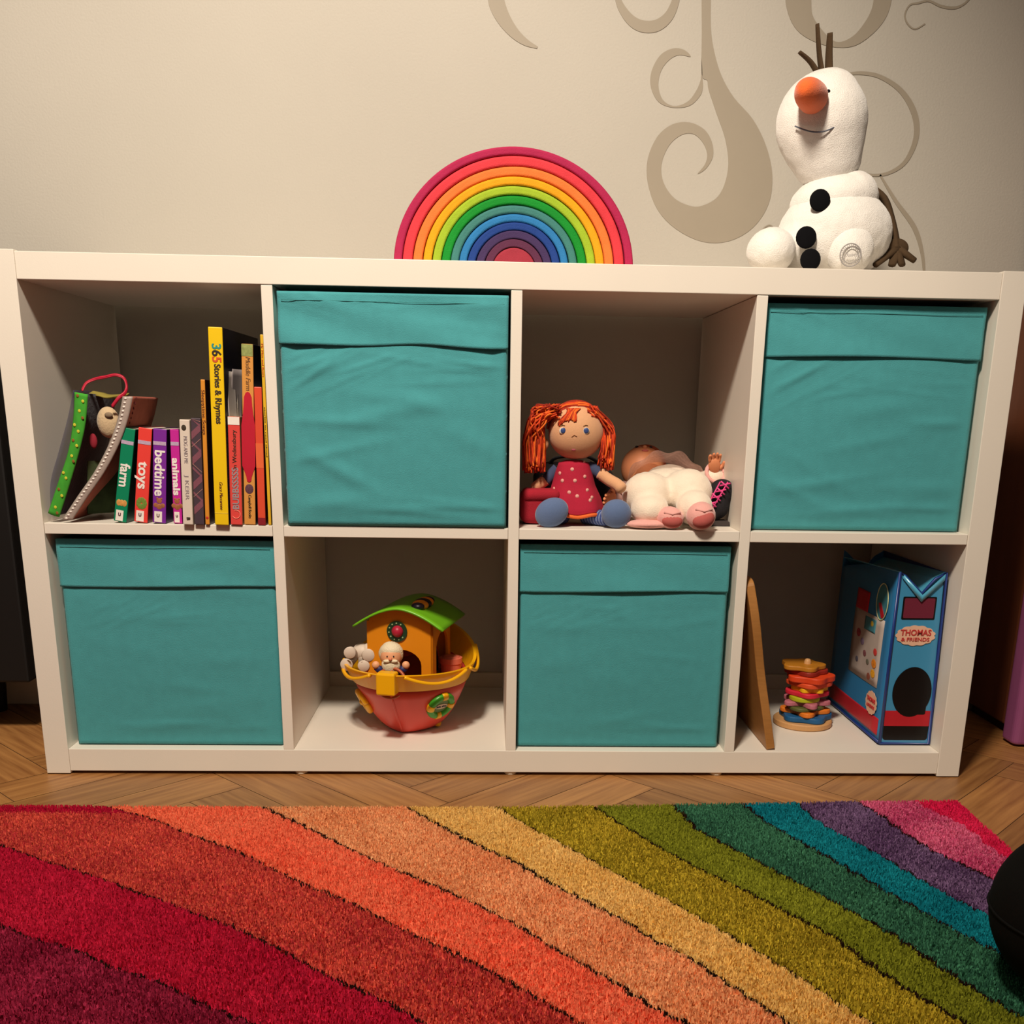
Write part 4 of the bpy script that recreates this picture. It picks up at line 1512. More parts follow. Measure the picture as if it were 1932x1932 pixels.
rom = mat('white_romper', 'efe0cc', rough=0.95, var=0.03, scale=80, bump=0.35, bscale=500, sheen=0.4)
pkf = mat('pink_fleece', 'e6a8a0', rough=0.95, var=0.05, scale=100, bump=0.3, bscale=500, sheen=0.4)
dpk = mat('deep_pink_fleece', 'bf625c', rough=0.95, var=0.08, scale=100)
bs = mat('baby_skin', 'd88a60', rough=0.5, var=0.05, scale=50)
mbp = []
for (u, v, y), r in (((1222, 934, 0.085), (0.040, 0.045, 0.036)), ((1296, 930, 0.085), (0.040, 0.045, 0.038)), ((1258, 926, 0.13), (0.054, 0.05, 0.036)), ((1262, 915, 0.20), (0.046, 0.050, 0.034))):
    q = bpnt(u, v, y)
    q.z = max(q.z, r[2] - 0.002)
    mbp.append((q, r, Matrix.Identity(3)))
for (u, v, y), r in (((1226, 965, 0.045), (0.030, 0.035, 0.024)), ((1310, 958, 0.035), (0.028, 0.035, 0.027))):
    q = bpnt(u, v, y)
    q.z = max(q.z, r[2])
    mbp.append((q, r, Matrix.Identity(3)))
blob(mbp, 'romper', rom, baby, vox=0.0035, smooth=2, disp=0.0005)
for (u, v, y), r, ro in (((1264, 980, 0.018), (0.021, 0.020, 0.017), 10), ((1322, 979, 0.004), (0.022, 0.024, 0.0215), -18)):
    q = bpnt(u, v, y)
    q.z = max(q.z, r[2])
    s_ = MB().ball(q, r, 24, 16, rxz(ro)).build('sock', pkf, baby, smooth=True)
    MB().ball(q + Vector((0.001, -r[1] * 0.55, -0.003)), (r[0] * 0.78, r[1] * 0.5, r[2] * 0.66), 20, 12, rxz(ro)).build('sole', dpk, s_, smooth=True)
    MB().tube([q + Vector((-0.012, -r[1] * .7, r[2] * .55)), q + Vector((0, -r[1] * .95, r[2] * .42)), q + Vector((0.013, -r[1] * .7, r[2] * .55))], 0.0016, 6).build('fold', pkf, s_, smooth=True)
q = bpnt(1222, 990, 0.02)
MB().ball((q.x, q.y, 0.007), (0.034, 0.02, 0.007), 20, 10).build('blanket_edge', pkf, baby, smooth=True)
hq = bpnt(1212, 884, 0.255)
hq.z = max(hq.z, 0.038)
MB().ball(hq, (0.037, 0.038, 0.038), 28, 18).build('head', bs, baby, smooth=True)
MB().ball(hq + Vector((0.006, 0.012, 0.002)), (0.0375, 0.034, 0.0385), 24, 16).build('hair', mat('auburn_hair', 'a04a2c', rough=0.8, bump=0.5, bscale=300), baby, smooth=True)
for sx in (-1, 1):
    MB().ball(hq + Vector((sx * 0.012, -0.004, 0.0365)), (0.003, 0.004, 0.002), 10, 8).build('eye', drk, baby, smooth=True)
MB().ball(hq + Vector((0, -0.013, 0.0365)), (0.004, 0.004, 0.0035), 10, 8).build('nose', bs, baby, smooth=True)
MB().ball(hq + Vector((0, -0.022, 0.031)), (0.006, 0.003, 0.002), 10, 8).build('mouth', dpk, baby, smooth=True)
# tulle skirt fanned over the belly
tul = mat('pink_tulle', 'd8b4b0', rough=0.9, alpha=0.55, var=0.25, scale=150)
tc = bpnt(1256, 905, 0.15)
tz = bpnt(1262, 851, 0.15).z
mb = MB()


def tull(a, b):
    th = PI * (0.0 + 1.0 * a)
    r = 1.0 + 0.035 * math.sin(a * 34) * b
    k = 0.80 + 0.20 * b
    return (tc.x - 0.074 * math.cos(th) * r * k, 0.12 - 0.07 * b + 0.006 * math.sin(a * 25) * b, max(0.004, 0.006 + (tz - 0.006) * math.sin(th) ** 0.7 * r * k))


mb.grid(tull, 60, 12)
mb.build('tulle_skirt', tul, baby, smooth=True)


def baby_hand(base, tip, spread, name='hand', par=baby, flip=1):
    """palm with four curled fingers and a thumb"""
    base, tip = Vector(base), Vector(tip)
    d = (tip - base).normalized()
    sd = Vector(spread).normalized()
    n = d.cross(sd)
    mb = MB()
    L = (tip - base).length
    mb.ball(base.lerp(tip, 0.42), 1.0, 18, 12, Matrix((sd * 0.0105, n * 0.0058, d * L * 0.36)).transposed())
    for k, (s, ln) in enumerate(((-0.9, 0.78), (-0.3, 0.95), (0.3, 1.0), (0.85, 0.86))):
        r0 = base.lerp(tip, 0.60) + sd * s * 0.0085
        r1 = base.lerp(tip, 0.60 + 0.24 * ln) + sd * s * 0.0100 - n * 0.001
        r2 = base.lerp(tip, 0.60 + 0.40 * ln) + sd * s * 0.0098 - n * 0.0045
        mb.tube(smooth_poly([r0, r1, r2], 3), [0.0030, 0.0029, 0.0028, 0.0027, 0.0025, 0.0022, 0.0014], 8)
    t0 = base.lerp(tip, 0.28) + sd * 0.0085 * flip
    mb.tube(smooth_poly([t0, t0 + sd * 0.006 * flip + d * 0.006, t0 + sd * 0.0075 * flip + d * 0.013 - n * 0.002], 3), [0.0033, 0.0033, 0.0032, 0.003, 0.0028, 0.0024, 0.0016], 8)
    return mb.build(name, bs, par, smooth=True)


a0, a1, a2 = bpnt(1305, 915, 0.19), bpnt(1335, 908, 0.16), bpnt(1350, 893, 0.135)
MB().tube(smooth_poly([a0, a1, a2], 5), [0.022, 0.021, 0.020, 0.019, 0.0185, 0.018, 0.0175, 0.017, 0.0168, 0.0165, 0.0165], 18).build('sleeve', rom, baby, smooth=True)
M = facing(a2, (a2 - a1).normalized())
mb = MB()
torus(mb, M, 0.0158, 0.0032)
mb.build('cuff', pkf, baby, smooth=True)
baby_hand(a2 - (a2 - a1) * 0.2, bpnt(1349, 853, 0.128), (1, 0.2, 0))
l0, l1 = bpnt(1178, 925, 0.15), bpnt(1163, 938, 0.115)
MB().tube([l0, l0.lerp(l1, .5), l1], [0.016, 0.0155, 0.015], 16).build('sleeve', mat('mauve_sleeve', 'b89088', rough=0.95), baby, smooth=True)
M = facing(l1, (l1 - l0).normalized())
mb = MB()
torus(mb, M, 0.0138, 0.003)
mb.build('cuff', pkf, baby, smooth=True)
baby_hand(l1, bpnt(1135, 945, 0.085), (0.2, 0, 1))

# black shoe with pink lacing behind the baby doll
qs = at(1362, 992, 0.085)
shoe = thing('doll_shoe', 'small black boot with bright pink lacing leaning on the cube wall behind the baby doll', 'shoe', (qs.x - 0.006, 0.085, ZS + 0.0012), (0, 0, 0))
bl = mat('black_suede', '15131a', rough=0.8, var=0.1, bump=0.3, bscale=500)
parts = [(Vector((0.002, 0.0, 0.050)), (0.021, 0.018, 0.022), rxz(0)), (Vector((-0.004, 0.0, 0.030)), (0.020, 0.020, 0.022), rxz(0)), (Vector((-0.018, 0.0, 0.018)), (0.024, 0.018, 0.018), rxz(0))]
blob(parts, 'upper', bl, shoe, vox=0.003, smooth=2, disp=0)
mb = MB()
mb.rbox((-0.044, -0.018, 0.0), (0.014, 0.018, 0.007), 0.003)
mb.build('sole', mat('grey_rubber', '3a3230', rough=0.8), shoe)
pnk = mat('hot_pink_lace', 'e0488c', rough=0.6)
mb = MB()
for k in range(5):
    a = Vector((-0.030 + 0.006 * k, -0.0195, 0.024 + 0.0095 * k))
    mb.tube([a, a + Vector((0.016, -0.0015, 0.004))], 0.0013, 6)
    mb.tube([a + Vector((0.001, -0.0005, 0.007)), a + Vector((0.014, -0.002, -0.004))], 0.0013, 6)
mb.tube([Vector((-0.028, -0.020, 0.022)), Vector((-0.006, -0.0205, 0.068))], 0.0011, 6)
mb.tube([Vector((-0.016, -0.021, 0.026)), Vector((0.006, -0.0205, 0.068))], 0.0011, 6)
mb.build('laces', pnk, shoe, smooth=True)

# ------------------------------------------------------------------ blue vinyl play bag
G0 = Vector((1.3035, 0.038, Z0 + 0.0032))
bag = thing('toy_bag', 'blue vinyl toy bag with red bands and cloud shaped lettering in the bottom right cube', 'toy bag', G0)
vb = mat('light_blue_vinyl', '3f90bc', rough=0.3, var=0.05, scale=10, spec=0.6, coat=0.3)
vd = mat('dark_blue_piping', '16347c', rough=0.35, spec=0.6)
vs_ = mat('side_blue_vinyl', '2f7ab0', rough=0.35, var=0.06, scale=10)
ft = at(1692, 1085, 0.045)
ft2 = at(1768, 1082, 0.045)
BHt = 0.284
FW = 0.0825
x0t, x1t = 0.004, 0.0715
DEP = 0.262
NO = [(0.0, 0.0), (FW, 0.0), (x1t + 0.004, BHt), (x1t - 0.012, BHt - 0.010), (0.040, BHt - 0.034), (x0t + 0.006, BHt - 0.006), (x0t - 0.002, BHt)]
mb = MB()
from mathutils.geometry import tessellate_polygon as _tp


def plate(ring, y0, y1):
    tri = _tp([[Vector((x, z, 0)) for x, z in ring]])
    k = len(ring)
    vs = [(x, y0, z) for x, z in ring] + [(x, y1, z) for x, z in ring]
    fs = []
    for t in tri:
        a, b, c = (Vector((ring[i][0], ring[i][1], 0)) for i in t)
        f = tuple(t) if (b - a).cross(c - a).z > 0 else tuple(t)[::-1]
        fs.append(f)
        fs.append(tuple(i + k for i in f[::-1]))
    fs += [(i, i + k, (i + 1) % k + k, (i + 1) % k) for i in range(k)]
    return MB().add(vs, fs)


plate(NO, 0.0, 0.003).build('front_panel', vb, bag)
plate(NO, DEP - 0.003, DEP).build('back_panel', vs_, bag)
Lp_ = lambda a, b: Vector((x0t * b - 0.0005, DEP * a, BHt * b))
mb = MB()
mb.grid(lambda a, b: Lp_(a, b) + Vector((-0.004 * math.sin(PI * a) * math.sin(PI * b), 0, -0.03 * max(0, b - .9) * 10 * a * a)), 12, 12, flip=True)
side = mb.build('side_panel', vs_, bag, smooth=True, solid=0.002)
mb = MB()
mb.grid(lambda a, b: Vector((FW + (x1t + 0.004 - FW) * b, DEP * a, BHt * b)), 8, 8)
mb.build('side_panel', vd, bag, smooth=True, solid=0.002)
MB().box((0, 0.002, 0.0), (FW, DEP, 0.003)).build('bottom_panel', vd, bag)
mb = MB()
prof2 = NO[2:]
mb.grid(lambda a, b: Vector((prof2[min(4, round(a * 4))][0], 0.002 + (DEP - 0.004) * b, prof2[min(4, round(a * 4))][1] - 0.012 * b)), 4, 6)
mb.build('top_fold', mat('sky_blue_vinyl', '4fa8cc', rough=0.25, spec=0.7, coat=0.4), bag, solid=0.0015)
MB().tube([Vector((x, -0.001, z)) for x, z in NO] + [Vector((NO[0][0], -0.001, NO[0][1]))], 0.0026, 8).build('piping', vd, bag, smooth=True)
MB().tube([Lp_(0, 0) + Vector((-.001, 0, .002)), Lp_(1, 0) + Vector((-.001, 0, .002))], 0.0026, 8).build('piping', vd, bag, smooth=True)


def fpat(x0, z0, x1, z1, m, name, y=-0.0006, par=bag, r=0.002):
    return MB().rbox((x0, y, z0), (x1, 0.0005, z1), r).build(name, m, par)


blk2 = mat('black_print', '0c0a0c', rough=0.35)
redv = mat('red_print2', 'b8202c', rough=0.4)
fpat(0.012, 0.208, 0.066, 0.245, blk2, 'handle_window_rim')
fpat(0.0145, 0.2105, 0.0635, 0.2425, mat('maroon_net', '6a1830', rough=0.8, var=0.2, scale=900), 'handle_window', y=-0.001)
# soft fold of the flap over the window
plate([(0.006, BHt - 0.009), (0.040, BHt - 0.047), (x1t + 0.002, BHt - 0.012), (x1t + 0.002, BHt - 0.002), (0.041, BHt - 0.036), (0.008, BHt - 0.004)], -0.004, -0.001).build('flap_edge', mat('sky_blue_vinyl', ''), bag, smooth=True)
cream = mat('cream_cloud', 'e6b89c', rough=0.5)


def cloud(M, w, h, par, name='cloud_label'):
    ring = []
    for k in range(72):
        a = 2 * PI * k / 72
        b = 0.97 + 0.09 * abs(math.sin(a * 6.5))
        ring.append((w / 2 * math.cos(a) * b, h / 2 * math.sin(a) * b))
    mb = MB()
    mb.slab(ring, 0, 0.0005, M)
    return mb.build(name, cream, par)


redl = mat('cloud_red', 'c03a38', rough=0.5)
M = frame((0.0385, -0.0008, 0.182), (1, 0, 0), (0, 0, 1))
cl = cloud(M, 0.062, 0.032, bag)
text('lettering', 'THOMAS', redl, cl, 0.0135, M @ Matrix.Translation((0, 0.0045, 0.001)), width=0.050, bold=0.0003)
text('lettering', '& FRIENDS', redl, cl, 0.0085, M @ Matrix.Translation((0, -0.0065, 0.001)), width=0.046, bold=0.0001)
# plain dark rounded shape over the red band at the foot of the front
fpat(0.004, 0.006, 0.079, 0.034, blk2, 'dark_foot_band', r=0.005)
fpat(0.004, 0.030, 0.079, 0.056, redv, 'red_band', y=-0.001, r=0.001)
ring = [(0.044 + 0.032 * math.cos(2 * PI * k / 40), 0.088 + 0.042 * math.sin(2 * PI * k / 40)) for k in range(40)]
MB().prism(ring, -0.0012, 0.0004).build('dark_shape', blk2, bag)
fpat(0.028, 0.050, 0.070, 0.075, blk2, 'dark_block', y=-0.0013, r=0.003)


def spm(a, b, off=0.0022):
    return frame(Lp_(a, b) + Vector((-0.004 * math.sin(PI * a) * math.sin(PI * b) - off, 0, 0)), (0, -1, 0), (x0t, 0, BHt))


def spatch(a0, b0, a1, b1, m, name, off=0.0012, n=8):
    mb = MB()
    mb.grid(lambda a, b: Lp_(a0 + (a1 - a0) * a, b0 + (b1 - b0) * b) + Vector((-0.004 * math.sin(PI * (a0 + (a1 - a0) * a)) * math.sin(PI * (b0 + (b1 - b0) * b)) - off, 0, 0)), n, n, flip=True)
    return mb.build(name, m, bag, smooth=True, solid=0.0004)


spatch(0.04, 0.035, 0.96, 0.135, redv, 'red_side_band')
ws = mat('white_picture_sheet', 'b8aca4', rough=0.4, var=0.1, scale=30)
spatch(0.12, 0.30, 0.62, 0.70, ws, 'picture_sheet', off=0.0016)
spatch(0.40, 0.70, 0.62, 0.82, redv, 'red_corner', off=0.0018)
spatch(0.24, 0.60, 0.42, 0.68, mat('teal_print', '4a8a9a', rough=0.4), 'teal_patch', off=0.0021)
rg = random.Random(9)
for k, (a, b, s, cx_) in enumerate(((0.2, 0.5, 1.0, 'd0403c'), (0.2, 0.43, 1.3, 'e08a2a'), (0.2, 0.37, 1.2, 'e6a82c'), (0.30, 0.42, 0.8, '6a6a5c'), (0.36, 0.46, 0.9, '7a4a50'), (0.42, 0.52, 1.0, '8a7a9a'), (0.50, 0.56, 1.2, 'a0404a'), (0.30, 0.65, 0.8, 'd0b03c'), (0.48, 0.40, 0.8, '5c5a6a'), (0.26, 0.34, 1.0, '8a5040'))):
    M = spm(a, b, 0.0023)
    MB().ball(M @ Vector((0, 0, 0)), (0.0006, 0.008 * s, 0.006 * s), 12, 8).build('picture_spot', mat('spot_' + cx_, cx_, rough=0.5, var=0.3, scale=300), bag)
M = spm(0.17, 0.20)
cl = cloud(M, 0.048, 0.038, bag)
text('lettering', 'THOMAS', redl, cl, 0.010, M @ Matrix.Translation((0, 0.005, 0.001)), width=0.036, bold=0.0004)
text('lettering', '& FRIENDS', redl, cl, 0.007, M @ Matrix.Translation((0, -0.006, 0.001)), width=0.034, bold=0.0003)
# oval picture with plain colour shapes
M = spm(0.19, 0.80)
ring = [(0.024 * math.cos(2 * PI * k / 40), 0.030 * math.sin(2 * PI * k / 40)) for k in range(40)]
ov = MB().slab(ring, 0, 0.0004, M).build('oval_picture', mat('oval_teal', '3f8496', rough=0.4, var=0.2, scale=60), bag)
MB().tube([M @ Vector((x, y, 0.0006)) for x, y in ring + ring[:1]], 0.0008, 6).build('oval_outline', mat('oval_line', 'cfcf9a', rough=0.5), ov)
MB().slab([(-0.014, -0.004), (-0.004, -0.002), (0.014, -0.020), (0.010, -0.026), (0.002, -0.026)], 0.0005, 0.0008, M).build('oval_stripe', redv, ov)

# ------------------------------------------------------------------ wooden board leaning on the divider
wood = mat('plain_birch', 'a8743c', rough=0.5, var=0.1, scale=30, stretch=(1, 1, 8))
DX = 3 * (C_ + T_)
lean = 0.198
bo = thing('puzzle_board', 'plain wooden board leaning against the divider left of the stacking toy', 'wooden board', (1.1215, 0.008, Z0 + 0.0006), (0, 0, 0))
ring = []
Hb, Lb = 0.268, 0.27
for k in range(40):
    t = k / 39
    z = Hb * t
    y = 0.012 * (1 - math.sin(PI * t) ** 0.5) * 0 + 0.006 * math.sin(2 * PI * t) * 0.5
    ring.append((y - 0.003 * math.sin(3 * PI * t), z))
for k in range(9):
    a = PI - PI * k / 16
    ring.append((0.02 + 0.02 * math.cos(a), Hb + 0.012 * math.sin(a)))
ring += [(Lb - 0.02, Hb + 0.012), (Lb, Hb), (Lb, 0)]
Mb = Matrix.Rotation(-lean, 4, 'Y')
mb = MB()
k = len(ring)
TH = 0.0135
vs = [Mb @ Vector((-TH, y, z)) for y, z in ring] + [Mb @ Vector((0, y, z)) for y, z in ring]
fs = [tuple(range(k)), tuple(range(2 * k - 1, k - 1, -1))] + [(i, i + k, (i + 1) % k + k, (i + 1) % k) for i in range(k)]
mb.add(vs, fs)
zmin = min(v[2] for v in mb.v)
mb.v = [(x, y, z - zmin) for x, y, z in mb.v]
mb.build('board', wood, bo, bevel=0.0015)
for dy_, dz_ in ((0.09, 0.10), (0.17, 0.17)):
    MB().ball(Mb @ Vector((0.002, dy_, dz_)), (0.004, 0.010, 0.010), 14, 10).build('knob', wood, bo, smooth=True)

# ------------------------------------------------------------------ stacking toy
S0 = Vector((1.2100, 0.155, Z0 + 0.0004))
stk = thing('stacking_toy', 'wooden stacking toy of colourful flat flower shapes on a round base', 'stacking toy', S0)
MB().lathe([(0.0, 0), (0.048, 0), (0.050, 0.002), (0.050, 0.009), (0.048, 0.011), (0.0, 0.011)], 48).build('base', mat('pale_beech', 'cc9a64', rough=0.5, var=0.08, scale=20), stk)
LAY = [('blue', '1c5a8c', 'flower', 5, 0.050, 0.10, 0.012, (0.004, 0.0), 10), ('orange', 'e07a24', 'flower', 4, 0.046, 0.26, 0.010, (0.003, 0), 40), ('olive', '5c6030', 'flower', 3, 0.040, 0.12, 0.008, (0, 0), 0),
       ('pink', 'b86a78', 'flower', 5, 0.046, 0.28, 0.010, (0.002, 0), 75), ('lime', 'b0b41c', 'round', 0, 0.028, 0, 0.010, (-0.002, -0.006), 0), ('red', 'd0283c', 'flower', 4, 0.040, 0.10, 0.010, (0.004, 0), 45),
       ('yellow', 'f0b418', 'flower', 6, 0.034, 0.12, 0.0105, (0.006, -0.004), 30), ('coral', 'dc5028', 'flower', 4, 0.042, 0.08, 0.010, (0.006, 0), 45), ('orange red', 'd8441c', 'flower', 5, 0.046, 0.10, 0.013, (0.006, 0), 60),
       ('dark red', '96281c', 'flower', 4, 0.040, 0.15, 0.010, (0.000, 0.004), 20), ('amber', 'b87820', 'flower', 5, 0.042, 0.12, 0.010, (-0.006, 0.006), 50)]
z = 0.0112
for nm, hx, kd, nl, r, amp, th, (ox, oy), ro in LAY:
    th, r = th * 0.84, r * 0.93
    ring = []
    for k in range(72):
        a = 2 * PI * k / 72
        q = r * (1 + amp * (math.cos(nl * a + math.radians(ro)) if nl else 0)) / (1 + amp)
        ring.append((ox + q * math.cos(a), oy + q * math.sin(a)))
    mb = MB()
    mb.slab(ring, z, z + th)
    o = mb.build('stacking_piece', mat('stain_' + nm.replace(' ', '_'), hx, rough=0.5, var=0.06, scale=30), stk, bevel=0.002)
    o['label'] = nm + ' wooden piece'
    z += th + 0.0002
MB().lathe([(0, 0.0), (0.006, 0.0), (0.006, z + 0.004), (0.004, z + 0.008), (0, z + 0.009)], 16).build('peg', mat('pale_beech', ''), stk, smooth=True)
# ------------------------------------------------------------------ things at the frame edges
# wardrobe side on the right
w0 = thing('wardrobe', 'reddish brown wooden wardrobe at the right edge beside the shelving unit', 'wardrobe', (XR + 0.3, 0.2, 0))
MB().box((-0.3, 0.03, 0.02), (0.3, 0.184, 1.9)).build('carcass', wardm, w0, bevel=0.004)
MB().box((-0.285, 0.035, 0.0), (0.285, 0.184, 0.02)).build('plinth', mat('dark_plinth', '24150e', rough=0.6), w0)
MB().box((-0.3, 0.012, 0.03), (0.3, 0.030, 1.89)).build('door', wardm, w0, bevel=0.003)
# added black block standing in for the deep shade on the left
c0 = thing('shade_block', 'added black block on legs standing in for the deep shade left of the shelving unit', 'shade_block', (-0.55, 0.2, 0))
blkw = mat('shade_black', '0b0908', rough=0.6, var=0.1, scale=5)
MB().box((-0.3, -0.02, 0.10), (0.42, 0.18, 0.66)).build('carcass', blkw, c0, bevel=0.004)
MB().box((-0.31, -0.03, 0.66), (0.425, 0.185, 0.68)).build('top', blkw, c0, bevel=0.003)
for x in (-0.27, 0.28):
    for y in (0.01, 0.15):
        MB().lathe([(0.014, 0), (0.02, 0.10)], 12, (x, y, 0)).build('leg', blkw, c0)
# purple pink plastic box on the right
q = on(1911, 1411, 0.0)
pb = thing('toy_box', 'pink purple plastic toy box on the floor at the right edge', 'toy box', (q.x, q.y, 0))
pk = mat('pink_purple_plastic', '94507c', rough=0.4, var=0.04, scale=20)
mb = MB()
ring = []
Wb, Db, r = 0.34, 0.05, 0.012
for cx, cy, a0 in ((Wb - r, Db - r, 0), (r, Db - r, 90), (r, r, 180), (Wb - r, r, 270)):
    for i in range(6):
        a = math.radians(a0 + 90 * i / 5)
        ring.append((cx + r * math.cos(a), cy + r * math.sin(a)))
mb.slab(ring, 0.004, 0.33)
mb.build('body', pk, pb, bevel=0.006, bseg=3)
mb = MB()
mb.slab([(x * 1.03 - 0.005, y * 1.04 - 0.004) for x, y in ring], 0.33, 0.345)
mb.build('lid', mat('pale_pink_plastic', 'b07a9c', rough=0.4), pb, bevel=0.004)
# black round pouf cut by the frame
d0 = RM @ Vector(((2052 - CX) / FOC, 1.0, -(1730 - CY) / FOC))
k_ = 171 / FOC
tt = 0.0
for i in range(400):
    tt = 0.3 + i * 0.003
    c = CAM + d0 * tt
    if c.z - k_ * tt * 0.98 <= 0.013:
        break
pr = k_ * tt
pf = thing('pouf', 'black round pouf on the rug, cut off by the right edge of the photo', 'pouf', (c.x, c.y, 0.0125))
lea = mat('black_leatherette', '0a0908', rough=0.8, var=0.1, scale=30, bump=0.2, bscale=200, spec=0.1)
mb = MB()
mb.ball((0, 0, c.z - 0.0125), (pr, pr, min(pr, c.z - 0.0125)), 48, 32)
mb.build('body', lea, pf, smooth=True)
MB().tube([(pr * 1.003 * math.cos(2 * PI * k / 64), pr * 1.003 * math.sin(2 * PI * k / 64), c.z - 0.0125) for k in range(65)], 0.0016, 6).build('piping', lea, pf, smooth=True)
0 and print('POUF', c, pr, 'XR', XR, 'BOX', q)

# ------------------------------------------------------------------ rainbow rug
RZ = 0.012
BND = [
    [(0, 1740), (60, 1765), (150, 1792), (215, 1820), (300, 1850), (370, 1882), (480, 1928)],
    [(0, 1592), (60, 1612), (115, 1630), (215, 1662), (300, 1695), (430, 1740), (500, 1775), (625, 1837), (725, 1885), (800, 1928)],
    [(215, 1522), (280, 1540), (370, 1575), (450, 1605), (550, 1652), (635, 1690), (750, 1742), (850, 1790), (965, 1852), (1041, 1895), (1101, 1930)],
    [(505, 1522), (575, 1557), (650, 1595), (770, 1645), (850, 1682), (965, 1735), (1066, 1795), (1166, 1850), (1226, 1890), (1286, 1920)],
    [(780, 1524), (825, 1550), (900, 1590), (965, 1620), (1031, 1660), (1111, 1700), (1191, 1742), (1226, 1767), (1306, 1805), (1356, 1842), (1446, 1900), (1486, 1927)],
    [(945, 1522), (996, 1555), (1056, 1585), (1156, 1640), (1266, 1695), (1401, 1772), (1506, 1835), (1586, 1890), (1646, 1927)],
    [(1126, 1520), (1176, 1555), (1241, 1595), (1316, 1635), (1391, 1670), (1476, 1715), (1566, 1760), (1641, 1815), (1731, 1870), (1826, 1925)],
    [(1271, 1520), (1316, 1560), (1391, 1600), (1466, 1640), (1541, 1680), (1616, 1722), (1691, 1765), (1766, 1815), (1841, 1860), (1926, 1910)],
    [(1406, 1515), (1446, 1547), (1516, 1590), (1591, 1630), (1666, 1672), (1741, 1715), (1816, 1760), (1866, 1785)],
    [(1506, 1515), (1566, 1560), (1666, 1615), (1766, 1670), (1861, 1720)],
    [(1621, 1510), (1681, 1550), (1766, 1605), (1881, 1660)],
    [(1731, 1510), (1816, 1555), (1906, 1620)],
]
RC = [('8a1834', 'b83254', .5), ('c0183a', 'd42848', .25), ('c0383c', 'ec6650', .8), ('fa7050', 'ff8e68', .3), ('ec9a64', 'ffbe88', .5), ('ecbe64', 'fad488', .25), ('9a8620', 'd4b838', 1.0),
      ('7c8020', 'a0a230', .35), ('30604a', '4c8c68', .7), ('107888', '1c98a4', .35), ('5a3c64', '8e6e96', .6), ('c03c6c', 'f07aa0', .6), ('dc1c50', 'ec3060', .2)]
rugy, rugx = [], []
BW = []
for b in BND:
    P = [on(u, v, RZ) for u, v in b]
    ys = np.array([p.y for p in P])[::-1]
    xs = np.array([p.x for p in P])[::-1]
    BW.append((ys, xs))
s_ref = None


def bx(k, y):
    ys, xs = BW[k]
    x = np.interp(y, ys, xs)
    sl0 = (xs[1] - xs[0]) / (ys[1] - ys[0])
    sln = (xs[-1] - xs[-2]) / (ys[-1] - ys[-2])
    m = min(4, len(ys) - 1)
    sl0 = (xs[m] - xs[0]) / (ys[m] - ys[0])
    x = np.where(y < ys[0], xs[0] + (y - ys[0]) * sl0, x)
    x = np.where(y > ys[-1], xs[-1] + (y - ys[-1]) * sln, x)
    return x


far = [on(u, v, RZ) for u, v in ((0, 1517), (430, 1520), (966, 1520), (1300, 1515), (1600, 1510), (1806, 1508))]
YF = lambda x: np.interp(x, [p.x for p in far], [p.y for p in far])
cor, rte = far[-1], on(1916, 1606, RZ)
sr = (rte.x - cor.x) / (rte.y - cor.y)
XE = lambda y: cor.x + (y - cor.y) * sr
X0r, Y1r = -0.62, -1.75
0 and print('RUG', cor, rte, far[0], on(966, 1932, RZ))


def rug_colors(x, y, rng):
    reg = np.zeros(len(x), int)
    near = np.full(len(x), 9.0)
    wob = 0.0025 * np.sin(x * 90 + y * 60) + 0.002 * np.sin(x * 210 - y * 150)
    for k in range(len(BW)):
        xb = bx(k, y)
        reg += (x + wob > xb)
        if k not in (11,):
            dd = np.abs(x + wob - xb) * 0.62
            if k == 5 or k == 9:
                dd = dd * 1.7
            near = np.minimum(near, dd)
    A = np.array([hexc(c[0])[:3] for c in RC])
    B = np.array([hexc(c[1])[:3] for c in RC])
    S = np.array([c[2] for c in RC])
    low = 0.5 + 0.25 * np.sin(x * 23 + 3 * np.sin(y * 17)) + 0.25 * np.sin(y * 31 + 4 * np.sin(x * 13))
    t = np.clip(low * 0.6 * 1 + (rng.random(len(x)) - 0.5) * S[reg] * 1.9 + 0.15, 0, 1)
    col = A[reg] * (1 - t[:, None]) + B[reg] * t[:, None]
    # soft fades the photo shows
    crim = (reg == 2) & (y > YF(x) - 0.02 - 0.01 * rng.random(len(x)))
    col[crim] = A[1]
    groove = near < 0.0021
    strong = rng.random(len(x)) < 0.85
    col[groove & strong] = np.array(hexc('2a1812')[:3])
    return col, near


rng = np.random.default_rng(5)
rug = thing('rug', 'shaggy rainbow striped rug on the parquet in front of the shelving unit', 'rug', (0.5, -0.8, 0))
# woven base carrying the same stripes
nx, ny = 420, 330
gx = np.linspace(0, 1, nx + 1)
gy = np.linspace(0, 1, ny + 1)
V = np.zeros(((nx + 1) * (ny + 1), 3))
k = 0
YY = np.repeat(gy ** 0.8, nx + 1)
XX = np.tile(gx, ny + 1)
y = cor.y - 0.004 + (Y1r - cor.y) * (1 - (1 - YY))
x = X0r + (XE(y) - 0.004 - X0r) * XX
y = y + (YF(x) - cor.y) * (1 - YY) ** 6
V[:, 0], V[:, 1], V[:, 2] = x - 0.5, y + 0.8, 0.006
c, nr = rug_colors(x, y, rng)
idx = np.arange((nx + 1) * (ny + 1)).reshape(ny + 1, nx + 1)
Fq = np.stack([idx[:-1, :-1].ravel(), idx[1:, :-1].ravel(), idx[1:, 1:].ravel(), idx[:-1, 1:].ravel()], 1)
me = bpy.data.meshes.new('backing')
me.from_pydata(V.tolist(), [], Fq.tolist())
ca = me.color_attributes.new('dye', 'FLOAT_COLOR', 'POINT')
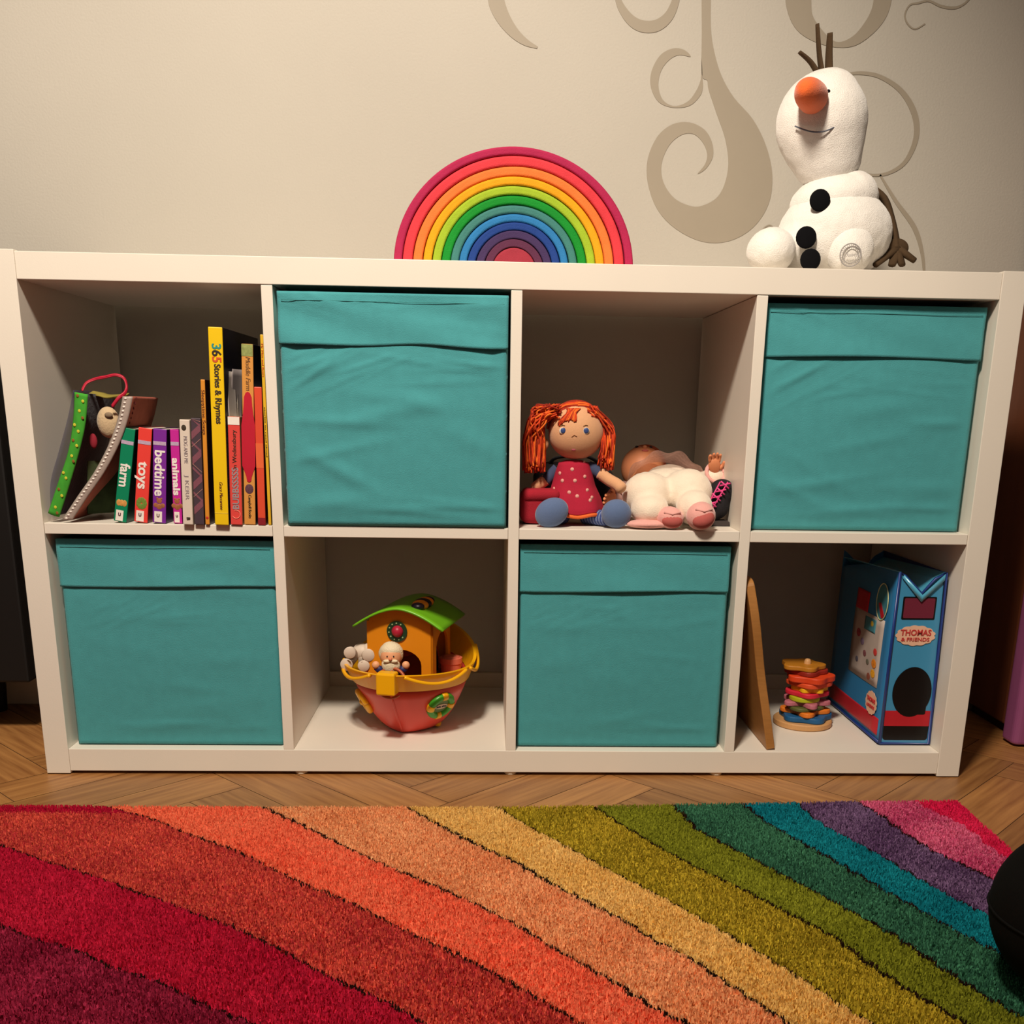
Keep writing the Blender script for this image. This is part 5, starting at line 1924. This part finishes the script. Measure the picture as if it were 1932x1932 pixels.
ca.data.foreach_set('color', np.concatenate([c * 0.75, np.ones((len(c), 1))], 1).ravel())
me.materials.append(mat('rug_yarn', 'ffffff', rough=0.95, var=0.08, scale=300, spec=0.05, attr='dye', sheen=0.0))
o = bpy.data.objects.new('backing', me)
COL.objects.link(o)
o.parent = rug
md = o.modifiers.new('solid', 'SOLIDIFY')
md.thickness = 0.006
md.offset = -1
# the pile: yarn tips
N = 420000
yy = -0.74 + (cor.y + 0.74) * rng.random(N)
xx = -0.30 + (1.62 + 0.30) * rng.random(N)
ok = (xx < XE(yy)) & (yy < YF(xx) + 0.001)
xx, yy = xx[ok], yy[ok]
N = len(xx)
c, nr = rug_colors(xx, yy, rng)
c = np.clip(c * (0.86 + 0.32 * rng.random((N, 1))), 0, 1)
hgt = 0.0045 + 0.0022 * rng.random(N)
hgt = np.where(nr < 0.0026, hgt * 0.85, hgt)
an = rng.random(N) * 2 * PI
ln = 0.002 * rng.random(N)
wd = 0.0011
tp = np.stack([xx + ln * np.cos(an), yy + ln * np.sin(an), 0.0055 + hgt], 1)
an2 = rng.random(N) * PI
bx_, by_ = wd * np.cos(an2), wd * np.sin(an2)
p0 = np.stack([xx - bx_, yy - by_, np.full(N, 0.0055)], 1)
p1 = np.stack([xx + bx_, yy + by_, np.full(N, 0.0055)], 1)
t0 = tp - np.stack([bx_ * .6, by_ * .6, np.zeros(N)], 1)
t1 = tp + np.stack([bx_ * .6, by_ * .6, np.zeros(N)], 1)
VV = np.stack([p0, p1, t1, t0], 1).reshape(-1, 3) - np.array([0.5, -0.8, 0])
me = bpy.data.meshes.new('pile')
me.vertices.add(4 * N)
me.vertices.foreach_set('co', VV.ravel())
me.loops.add(4 * N)
me.loops.foreach_set('vertex_index', np.arange(4 * N))
me.polygons.add(N)
me.polygons.foreach_set('loop_start', np.arange(0, 4 * N, 4))
me.polygons.foreach_set('loop_total', np.full(N, 4))
me.update()
ca = me.color_attributes.new('dye', 'FLOAT_COLOR', 'POINT')
ca.data.foreach_set('color', np.concatenate([np.repeat(c, 4, 0), np.ones((4 * N, 1))], 1).ravel())
me.materials.append(mat('rug_pile', 'ffffff', rough=0.9, var=0.05, scale=200, spec=0.05, attr='dye'))
o = bpy.data.objects.new('pile', me)
COL.objects.link(o)
o.parent = rug
